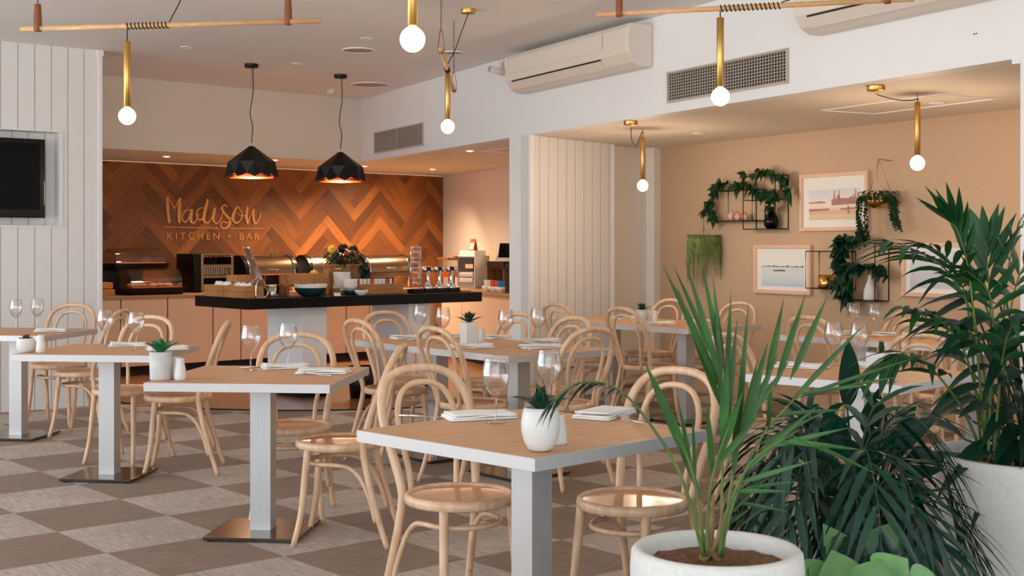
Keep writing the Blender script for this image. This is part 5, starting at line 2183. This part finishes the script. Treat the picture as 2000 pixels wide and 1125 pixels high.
b.lathe([(.0005, 0), (.04, 0), (.062, .03), (.066, .065), (.05, .11), (.028, .14), (.024, .17), (.026, .185), (.02, .185), (.0005, .15)], 28)
b.build('body', 'black_gloss', t)
b = MB()
b.tube(smooth_path([(-.024, 0, .175), (-.05, 0, .15), (-.052, 0, .10)], 4), .006, 7)
b.build('handle', 'black_gloss', t)
b = MB()
b.tube([(-.012, 0, .16), (-.014, 0, .215)], .006, 8)
tag(b.build('white_spoon', 'ceramic', loc=on_g(1.725, .08, 1.509)), 'thin white stick standing in the glossy black vase', 'stick')
t = thing('gold_tin', 'brushed gold cylinder tin on the lower wire shelf', 'tin', on_g(2.40, .08, 1.014))
b = MB()
b.lathe([(.0005, 0), (.062, 0), (.064, .002), (.064, .108), (.061, .108), (.06, .01), (.0005, .008)], 32)
b.build('body', 'gold', t)
t = thing('white_bottle', 'tall matt white bottle vase on the lower wire shelf', 'vase', on_g(2.893, .08, .934))
b = MB()
b.lathe([(.0005, 0), (.048, 0), (.052, .01), (.05, .07), (.034, .12), (.02, .155), (.017, .195), (.019, .20), (.013, .2), (.0005, .17)], 28)
b.build('body', 'ceramic', t)


# ------------------------------------------------------------------ vines and hanging plants
def vine(t, pts, n, L_, W_, seed, name_s='stem', m='leaf_vine', hang=.7, out=(0, -1, 0)):
    rr_ = random.Random(seed)
    P = smooth_path(pts, 8)
    b = MB()
    b.tube(P, .0035, 5)
    b.build(name_s, 'stem_dark', t)
    b = MB()
    for i in range(n):
        p = P[min(len(P) - 1, int(rr_.random() * len(P)))]
        d = V((rr_.uniform(-1, 1), rr_.uniform(-.9, .1), rr_.uniform(-.9, .5)))
        b.leaf(p, d, L_ * rr_.uniform(.7, 1.15), W_ * rr_.uniform(.8, 1.1), up=(rr_.uniform(-.4, .4), -.8, .7), droop=hang * rr_.uniform(.2, 1), fold=.25, n=5, shape=.62)
    b.build('leaves', m, t)


t = thing('trailing_vine', 'leafy green vine draped over the upper wire shelf and trailing left', 'vine', FG.at(0, -.01, 0), FG.a, 'vines on the wire shelves')
vine(t, [(.80, -.07, 1.66), (.86, -.08, 1.70), (.93, -.08, 1.80), (1.02, -.10, 1.90), (1.12, -.11, 1.92), (1.30, -.1, 1.90), (1.45, -.11, 1.90), (1.56, -.12, 1.85), (1.70, -.11, 1.81), (1.84, -.1, 1.80)], 115, .085, .06, 3)
vine(t, [(1.40, -.08, 1.985), (1.52, -.1, 1.99), (1.64, -.12, 2.0), (1.76, -.12, 1.99), (1.86, -.11, 1.95), (1.93, -.1, 1.93), (1.97, -.09, 1.86), (1.95, -.09, 1.80)], 46, .09, .066, 5)
vine(t, [(.90, -.09, 1.75), (.93, -.09, 1.68), (.97, -.09, 1.62), (.98, -.08, 1.57)], 26, .085, .06, 7)
vine(t, [(1.84, -.12, 1.80), (1.80, -.13, 1.74), (1.78, -.13, 1.69), (1.82, -.12, 1.66)], 12, .085, .06, 9)
t = thing('trailing_vine', 'leafy green vine climbing through the lower wire shelf beside the white bottle', 'vine', FG.at(0, -.01, 0), FG.a, 'vines on the wire shelves')
vine(t, [(2.62, -.1, 1.42), (2.60, -.11, 1.34), (2.63, -.12, 1.25), (2.66, -.13, 1.18), (2.70, -.13, 1.10), (2.66, -.13, 1.02), (2.70, -.12, .95)], 120, .10, .075, 11, m='leaf_deep')
vine(t, [(2.62, -.1, 1.43), (2.72, -.1, 1.40), (2.80, -.09, 1.44), (2.88, -.09, 1.41)], 34, .085, .06, 12, m='leaf_deep')
vine(t, [(2.70, -.13, 1.18), (2.82, -.13, 1.20), (2.95, -.12, 1.21), (3.04, -.11, 1.18), (3.12, -.1, 1.12)], 60, .085, .06, 13, m='leaf_deep')
vine(t, [(2.66, -.13, 1.08), (2.60, -.13, 1.07), (2.57, -.13, 1.09)], 9, .10, .07, 14, m='leaf_deep')

t = thing('hanging_grass_plant', 'grass-like hanging plant on a thin chain at the left of the papered wall', 'hanging plant', FG.at(.85, -.13, 0), FG.a)
b = MB()
b.tube([(0, 0, 1.71), (0, 0, 1.45)], .0022, 5)
b.tube([(0, 0, 1.52), (-.1, 0, 1.44)], .0018, 5)
b.tube([(0, 0, 1.52), (.1, 0, 1.44)], .0018, 5)
b.tube([(0, 0, 1.70), (0, .12, 1.72)], .004, 6)
b.build('hanger', 'chain', t)
b = MB()
b.lathe([(.0005, 1.33), (.08, 1.33), (.12, 1.38), (.125, 1.43), (.118, 1.43), (.0005, 1.42)], 24)
b.build('pot', 'darkwood', t)
rr = random.Random(31)
for k, (nm, cnt, l0, l1, a0, a1) in enumerate((('strands', 460, .09, .26, 0, 2 * PI), ('long_strands', 150, .30, .44, 0, 2 * PI))):
    b = MB()
    for i in range(cnt):
        a = rr.uniform(a0, a1)
        r0 = rr.uniform(.02, .13) if k == 0 else rr.uniform(.10, .14)
        ln = rr.uniform(l0, l1) * (1 if k == 0 else (1.1 if math.cos(a) < -.6 else .9))
        c_, s_ = math.cos(a), math.sin(a)
        q = [V((c_ * r0, s_ * r0, 1.44)), V((c_ * (r0 + .02), s_ * (r0 + .02), 1.455)), V((c_ * .145, s_ * .145, 1.42)), V((c_ * .155 + rr.uniform(-.01, .01), s_ * .15, 1.44 - ln))]
        b.tube(smooth_path(q, 2), [.0022, .0026, .0022, .0012], 3, cap=False)
    b.build(nm, 'leaf_grass', t)

t = thing('hanging_gold_planter', 'gold bowl planter with trailing small-leaved plant hanging beside the ship picture', 'hanging plant', FG.at(3.045, -.14, 0), FG.a)
b = MB()
b.tube([(0, .13, 2.02), (0, .0, 2.03)], .004, 6)
for x, y in ((-.105, 0), (.055, -.09), (.055, .09)):
    b.tube([(0, 0, 2.03), (x, y, 1.74)], .0018, 5)
b.build('hanger', 'brass', t)
b = MB()
b.lathe([(.0005, 1.645), (.05, 1.65), (.09, 1.68), (.108, 1.73), (.104, 1.73), (.0005, 1.71)], 28)
b.build('gold_bowl', 'gold', t)
b = MB()
rr = random.Random(17)
for i in range(260):
    a = rr.uniform(0, 2 * PI)
    q = rr.random() ** .5 * .14
    if math.sin(a) < -.3 and abs(math.cos(a) - .1) < .35 and rr.random() < .35:
        continue
    b.leaf((math.cos(a) * q, math.sin(a) * q, 1.74 + rr.uniform(-.05, .05)), (math.cos(a), math.sin(a), rr.uniform(-.7, .8)), .04, .022, droop=.5, n=3, shape=.7)
b.build('foliage', 'leaf_vine', t)
b = MB()
for i in range(22):
    a = rr.choice((PI, PI, PI, -PI * .75, -PI * .8, 0, .1)) + rr.uniform(-.3, .3)
    ln = rr.uniform(.2, .40) if math.cos(a) < 0 else rr.uniform(.15, .25)
    c_, s_ = math.cos(a), math.sin(a)
    P = smooth_path([(c_ * .1, s_ * .1, 1.75), (c_ * .15, s_ * .15, 1.72), (c_ * (.155 if c_ < 0 else .17), s_ * .155, 1.72 - ln * .6), (c_ * (.13 if c_ < 0 else .21), s_ * .14, 1.72 - ln)], 8)
    b.tube(P, .0013, 4)
    for j in range(3, len(P)):
        for _ in range(2):
            b.leaf(P[j], (rr.uniform(-1, 1), rr.uniform(-1, .3), -.3), .026, .017, droop=.4, n=2, shape=.7)
b.build('trailing_stems', 'leaf_vine', t)


# ------------------------------------------------------------------ floor plants in the foreground
def frond(b, bs, pts, n, L_, W_, t0=.3, ang=.7, lift=.0, droop=.35, seed=0, tip=True, r0=.006, segs=5, prof=None, fold=.2):
    """palm frond: rachis through pts, n pairs of leaflets from t0 to the tip"""
    rr_ = random.Random(seed)
    P = smooth_path(pts, 10)
    m_ = len(P)
    bs.tube(P, [r0, r0 * .75, r0 * .5, r0 * .22], 6)
    for i in range(n):
        f = t0 + (1 - t0) * (i + .5) / n
        k = f * (m_ - 1)
        a = min(int(k), m_ - 2)
        p = P[a].lerp(P[a + 1], k - a)
        T = (P[a + 1] - P[a]).normalized()
        S = T.cross(V((0, 0, 1)))
        if S.length < .05:
            S = V((1, 0, 0))
        S.normalize()
        U = S.cross(T).normalized()
        g = (i + .5) / n
        ln = L_ * (.62 + .42 * math.sin(PI * min(1, g * .9 + .12)))
        an = ang * (1 - .45 * g)
        for sd in (-1, 1):
            q = an * rr_.uniform(.85, 1.15)
            d = T * math.cos(q) + S * sd * math.sin(q) + V((0, 0, 1)) * (lift * rr_.uniform(.5, 1.4)) + U * .12
            b.leaf(p, d, ln * rr_.uniform(.88, 1.08), W_, up=U, droop=droop * rr_.uniform(.6, 1.3), fold=fold, n=segs, shape=.75)
    if tip:
        T = (P[-1] - P[-3]).normalized()
        b.leaf(P[-1], T, L_ * .6, W_, droop=droop, n=segs, shape=.75)


def fx(px, py, d):
    """a point d metres in front of the lens position, used to lay out the plant by eye"""
    return V(((px - 1000) * d / 2540, d, 1.36 - (py - 480) * d / 2540))


# front palm in the white bowl planter
t = thing('potted_palm', 'nearest potted palm with upright bright green leaves in a round white planter', 'potted palm', (.535, 3.4, 0))
O = V((.535, 3.4, 0))
b = MB()
b.lathe([(.0005, .01), (.13, .0), (.16, .02), (.20, .16), (.222, .36), (.226, .52), (.222, .562), (.212, .572), (.196, .570), (.188, .555), (.184, .50), (.182, .46)], 56)
b.build('planter', 'stonepot', t)
b = MB()
rr = random.Random(3)
ns = 26
vs, fs = [(0, 0, .542)], []
for k in range(1, 7):
    for i in range(ns):
        a = 2 * PI * i / ns
        q = .186 * k / 6
        vs.append((q * math.cos(a), q * math.sin(a), .535 + rr.uniform(-.006, .01) - .008 * (k == 6)))
for i in range(ns):
    fs.append((0, 1 + i, 1 + (i + 1) % ns))
for k in range(5):
    for i in range(ns):
        a = 1 + k * ns
        fs.append((a + i, a + ns + i, a + ns + (i + 1) % ns, a + (i + 1) % ns))
b.add(vs, fs)
b.build('soil', 'soil', t)


def lf(*a):
    return [fx(*q) - O for q in a]


def mk_frond(t, pts, m, ms, **k):
    b, bs = MB(), MB()
    frond(b, bs, pts, **k)
    o = b.build('frond', m, t)
    bs.build('stalk', ms, o)


def blade_frond(t, stalk, blades, m, ms, r0=.005, droop=.03, depth=3.4):
    """a stalk with single blades: each blade runs from a point of the stalk to its own tip"""
    bs, b = MB(), MB()
    bs.tube(smooth_path(lf(*stalk), 6), [r0, r0 * .8, r0 * .6, r0 * .35], 7)
    for x0, y0, x1, y1, w, d0, d1 in blades:
        p0, p1 = fx(x0, y0, depth + d0) - O, fx(x1, y1, depth + d1) - O
        d = p1 - p0
        p1 = p1 + V((0, 0, droop * d.length))
        b.leaf(p0, p1 - p0, (p1 - p0).length, w * .85, up=(d.x * .3 + .25, -1, .35), droop=droop, fold=.22, n=8, shape=.72)
    o = b.build('frond', m, t)
    bs.build('stalk', ms, o)


FB_ = [
    (((1406, 1088, 3.4), (1410, 960, 3.4), (1412, 840, 3.39), (1412, 720, 3.38)),
     [(1412, 770, 1292, 512, .026, 0, -.02), (1412, 740, 1314, 516, .020, 0, .03), (1412, 760, 1338, 508, .022, -.02, -.06), (1413, 730, 1370, 512, .020, 0, .04), (1414, 740, 1392, 540, .018, .02, .02),
      (1418, 760, 1428, 566, .018, 0, -.02), (1410, 800, 1322, 560, .026, .02, .06), (1414, 830, 1398, 600, .028, 0, 0), (1416, 860, 1440, 620, .024, .03, .05)]),
    (((1376, 1086, 3.38), (1364, 980, 3.36), (1345, 900, 3.35), (1322, 850, 3.34)),
     [(1345, 905, 1256, 700, .034, 0, -.04), (1330, 870, 1262, 718, .022, 0, .03), (1352, 925, 1322, 770, .016, .02, .05), (1358, 940, 1352, 800, .014, .02, .06), (1368, 970, 1300, 800, .022, 0, .02)]),
    (((1410, 1088, 3.4), (1426, 960, 3.41), (1444, 860, 3.42), (1462, 790, 3.42)),
     [(1440, 880, 1500, 668, .034, 0, 0), (1450, 850, 1520, 690, .026, .02, .03), (1436, 900, 1462, 586, .022, .02, .06), (1444, 870, 1480, 700, .024, -.02, -.03), (1432, 930, 1446, 742, .026, 0, .05), (1455, 830, 1545, 700, .018, .03, .05)]),
    (((1404, 1088, 3.42), (1440, 960, 3.45), (1490, 850, 3.48), (1560, 770, 3.5)),
     [(1494, 762, 1531, 582, .024, .07, .06), (1514, 756, 1574, 572, .024, .08, .07), (1543, 742, 1618, 575, .024, .09, .1), (1540, 790, 1690, 632, .018, .1, .12), (1500, 840, 1506, 740, .018, .08, .06),
      (1560, 770, 1700, 752, .014, .1, .1), (1550, 780, 1790, 698, .012, .1, .14), (1560, 775, 1760, 735, .012, .1, .16), (1520, 810, 1660, 800, .014, .09, .08), (1480, 870, 1620, 800, .014, .08, .05)]),
    (((1404, 1088, 3.36), (1420, 1000, 3.33), (1470, 900, 3.3), (1560, 840, 3.28)),
     [(1470, 900, 1600, 790, .016, -.1, -.12), (1500, 875, 1660, 835, .016, -.1, -.12), (1520, 862, 1690, 880, .016, -.11, -.13), (1450, 925, 1560, 820, .018, -.08, -.1), (1440, 945, 1590, 900, .016, -.07, -.1), (1545, 850, 1720, 930, .014, -.11, -.14), (1430, 960, 1540, 960, .014, -.06, -.1)]),
    (((1380, 1086, 3.36), (1384, 980, 3.34), (1400, 900, 3.32), (1424, 830, 3.3)),
     [(1400, 900, 1452, 760, .030, -.08, -.1), (1392, 930, 1380, 780, .022, -.06, -.08), (1410, 870, 1420, 690, .030, -.09, -.1), (1396, 915, 1490, 800, .022, -.07, -.08)]),
    (((1400, 1088, 3.44), (1410, 1020, 3.46), (1440, 960, 3.48), (1480, 930, 3.5)),
     [(1420, 1010, 1500, 930, .012, .06, .05), (1430, 980, 1540, 1000, .012, .07, .06), (1412, 1030, 1470, 990, .012, .05, .03), (1450, 955, 1560, 940, .012, .08, .06)]),
]
for st, bl in FB_:
    blade_frond(t, st, bl, 'leaf_front', 'stem')
mk_frond(t, lf((1374, 1085, 3.36), (1330, 930, 3.3), (1262, 818, 3.26), (1200, 756, 3.24), (1130, 748, 3.22), (1075, 790, 3.2)), 'leaf_dark', 'stem', r0=.005, n=13, L_=.085, W_=.012, t0=.5, ang=.45, lift=-.15, droop=.6, seed=6)
b = MB()
for k in range(6):
    a = rr.uniform(0, 6.3)
    b.tube(smooth_path([(-.02 + rr.uniform(-.03, .04), rr.uniform(-.03, .03), .53), (-.02 + math.cos(a) * .03, math.sin(a) * .03, .60), (-.02 + math.cos(a) * .05, math.sin(a) * .05, .70)], 4), [.008, .006, .003], 7)
b.build('base_stems', 'stem_base', t)

# dark drooping palm between the planters
t = thing('potted_palm', 'dark drooping bushy palm between the two white planters', 'potted palm', (1.05, 4.1, 0))
b = MB()
b.lathe([(.0005, .0), (.13, .0), (.15, .02), (.165, .3), (.165, .32), (.15, .32), (.148, .28), (.0005, .27)], 36)
b.build('planter', 'black_plastic', t)
rr = random.Random(44)
for i in range(30):
    a = 2 * PI * i / 30 * 1.618 * 2.3 + rr.uniform(-.2, .2)
    L_ = rr.uniform(.22, .38)
    h = rr.uniform(.28, .60)
    c_, s_ = math.cos(a), math.sin(a)
    pts = [V((0, 0, .28)), V((c_ * L_ * .25, s_ * L_ * .25, .28 + h * .7)), V((c_ * L_ * .6, s_ * L_ * .6, .28 + h)), V((c_ * L_ * .95, s_ * L_ * .95, .28 + h * .75)), V((c_ * L_ * 1.12, s_ * L_ * 1.12, .28 + h * .35))]
    mk_frond(t, pts, 'leaf_dark', 'stem_dark', n=8, L_=.23, W_=.025, t0=.3, ang=.75, lift=.06, droop=.34, seed=60 + i, r0=.005, segs=4)
# broad dark leaves rising out of it
for i, (pts, L_, W_) in enumerate((((0, .02, .3), (.28, .10), .26), ((.05, .0, .3), (.10, -.05), .26), ((.02, .05, .3), (.38, -.1), .3))[:0]):
    pass
t2 = thing('broad_leaf_plant', 'dark glossy broad-leaved plant rising behind the drooping palm', 'potted plant', (1.22, 4.62, 0))
b = MB()
b.lathe([(.0005, .0), (.11, .0), (.13, .28), (.12, .28), (.0005, .25)], 30)
b.build('planter', 'black_plastic', t2)
rr = random.Random(8)
LV = [(1655, 800, 1656, 640, 4.55), (1690, 850, 1716, 745, 4.6), (1720, 880, 1830, 800, 4.5), (1700, 900, 1560, 830, 4.6), (1740, 900, 1850, 880, 4.5), (1660, 880, 1600, 780, 4.65), (1730, 870, 1790, 770, 4.7), (1690, 900, 1720, 800, 4.4), (1660, 940, 1500, 900, 4.5), (1700, 960, 1820, 950, 4.4), (1620, 930, 1500, 830, 4.7), (1760, 930, 1880, 870, 4.6)]
for x0, y0, x1, y1, d in LV:
    p0, p1 = fx(x0, y0, d) - V((1.22, 4.62, 0)), fx(x1, y1, d - .05) - V((1.22, 4.62, 0))
    bs, b = MB(), MB()
    bs.tube(smooth_path([(0, 0, .26), ((p0.x) * .6, p0.y * .6, p0.z * .75 + .05), tuple(p0)], 5), .004, 6)
    b.leaf(p0, p1 - p0, (p1 - p0).length, .085, up=(.2, -.9, .5), droop=.12, fold=.3, n=7, shape=.8)
    o = b.build('leaf', 'leaf_deep', t2)
    bs.build('stalk', 'stem_dark', o)

# pale variegated plant low in front
t = thing('variegated_plant', 'pale green variegated broad-leaved plant low at the bottom edge between the planters', 'potted plant', (1.06, 3.98, -.0))
b = MB()
b.lathe([(.0005, .0), (.09, .0), (.11, .22), (.10, .22), (.0005, .2)], 30)
b.build('planter', 'black_plastic', t)
LV = [(1640, 1140, 1625, 1040, 3.8, .15), (1660, 1110, 1610, 985, 3.95, .12), (1700, 1080, 1745, 985, 3.95, .12), (1720, 1110, 1770, 1060, 3.8, .13), (1780, 1130, 1845, 1110, 3.75, .13), (1690, 1130, 1720, 1060, 3.7, .12), (1610, 1130, 1560, 1060, 3.85, .11), (1760, 1090, 1800, 1040, 3.95, .1)]
for x0, y0, x1, y1, d, w in LV:
    p0, p1 = fx(x0, y0 + 22, d - .1) - V((1.06, 3.98, 0)), fx(x1, y1 + 22, d - .13) - V((1.06, 3.98, 0))
    bs, b = MB(), MB()
    bs.tube(smooth_path([(0, 0, .2), (p0.x * .6, p0.y * .6, p0.z * .7 + .05), tuple(p0)], 5), .004, 6)
    b.leaf(p0, p1 - p0, (p1 - p0).length * 1.05, w, up=(.1, -.8, .6), droop=.15, fold=.2, n=8, shape=.7)
    o = b.build('leaf', 'leaf_pale', t)
    bs.build('stalk', 'stem', o)

# tall mixed planting in the big white planter at right
t = thing('potted_palm', 'tall mixed palm and broad-leaved planting in the large white planter at the right edge', 'potted palm', (1.87, 4.62, 0))
O = V((1.87, 4.62, 0))
b = MB()
b.lathe([(.0005, .0), (.20, .0), (.225, .015), (.285, .14), (.335, .30), (.36, .46), (.366, .60), (.362, .622), (.345, .625), (.335, .60), (.33, .56), (.0005, .565)], 64)
b.build('planter', 'stonepot', t)
b = MB()
b.lathe([(.0005, .582), (.2, .578), (.332, .572)], 30)
b.build('soil', 'soil', t)
F4 = [
    ([(1930, 900, 4.6), (1925, 760, 4.6), (1900, 620, 4.55), (1850, 530, 4.5), (1790, 490, 4.45), (1735, 470, 4.4)], dict(n=9, L_=.22, W_=.030, t0=.5, ang=.9, lift=-.2, droop=.45, seed=1)),
    ([(1940, 900, 4.62), (1938, 720, 4.62), (1932, 560, 4.6), (1925, 470, 4.58)], dict(n=5, L_=.25, W_=.034, t0=.55, ang=.55, lift=.1, droop=.15, seed=2)),
    ([(1950, 900, 4.62), (1955, 720, 4.62), (1965, 560, 4.6), (1985, 460, 4.58), (2020, 420, 4.56)], dict(n=7, L_=.22, W_=.03, t0=.5, ang=.85, lift=.05, droop=.4, seed=3)),
    ([(1920, 900, 4.6), (1905, 760, 4.58), (1895, 640, 4.56), (1880, 560, 4.54), (1845, 500, 4.5), (1800, 480, 4.46)], dict(n=8, L_=.2, W_=.026, t0=.5, ang=.8, lift=.05, droop=.4, seed=4)),
    ([(1930, 900, 4.5), (1935, 760, 4.5), (1940, 640, 4.46), (1930, 570, 4.42), (1890, 530, 4.38)], dict(n=7, L_=.22, W_=.024, t0=.5, ang=.8, droop=.5, seed=5)),
    ([(1945, 900, 4.7), (1960, 740, 4.74), (1975, 600, 4.78), (2000, 520, 4.8), (2050, 470, 4.8)], dict(n=7, L_=.22, W_=.03, t0=.5, ang=.8, droop=.4, seed=6)),
    ([(1930, 900, 4.6), (1910, 780, 4.56), (1880, 680, 4.5), (1830, 620, 4.45), (1780, 600, 4.4)], dict(n=7, L_=.22, W_=.036, t0=.4, ang=.8, lift=-.1, droop=.6, seed=7)),
    ([(1940, 900, 4.5), (1950, 780, 4.46), (1960, 690, 4.4), (1975, 640, 4.35), (2010, 620, 4.3)], dict(n=7, L_=.22, W_=.034, t0=.4, ang=.8, lift=-.1, droop=.6, seed=8)),
    ([(1930, 900, 4.55), (1915, 760, 4.5), (1905, 640, 4.46), (1890, 520, 4.44), (1870, 450, 4.42), (1850, 430, 4.4)], dict(n=6, L_=.2, W_=.034, t0=.6, ang=.45, lift=.2, droop=.1, seed=9)),
    ([(1925, 900, 4.6), (1880, 800, 4.5), (1820, 720, 4.4), (1770, 690, 4.35), (1730, 710, 4.3)], dict(n=7, L_=.2, W_=.036, t0=.4, ang=.75, lift=-.1, droop=.6, seed=10)),
]
for pts, k in F4:
    mk_frond(t, lf(*pts), 'leaf_tall', 'stem', r0=.006, **k)
rr = random.Random(77)
for i in range(96):
    a = rr.uniform(-PI * 1.1, PI * .05) if rr.random() < .85 else rr.uniform(0, 2 * PI)
    q = rr.uniform(.05, .30)
    h = rr.uniform(.64, 1.12) if rr.random() < .75 else rr.uniform(1.0, 1.22)
    p0 = V((math.cos(a) * q, math.sin(a) * q, h))
    d = V((math.cos(a), math.sin(a) * .8, rr.uniform(-.1, .9)))
    bs, b = MB(), MB()
    bs.tube(smooth_path([(math.cos(a) * q * .3, math.sin(a) * q * .3, .57), (math.cos(a) * q * .6, math.sin(a) * q * .6, .57 + (h - .57) * .6), tuple(p0)], 4), .004, 5)
    b.leaf(p0, d, rr.uniform(.20, .36), rr.uniform(.045, .08), up=(0, -.3, 1), droop=rr.uniform(.4, 1.0), fold=.25, n=7, shape=.8)
    o = b.build('leaf', 'leaf_deep', t)
    bs.build('stalk', 'stem_dark', o)
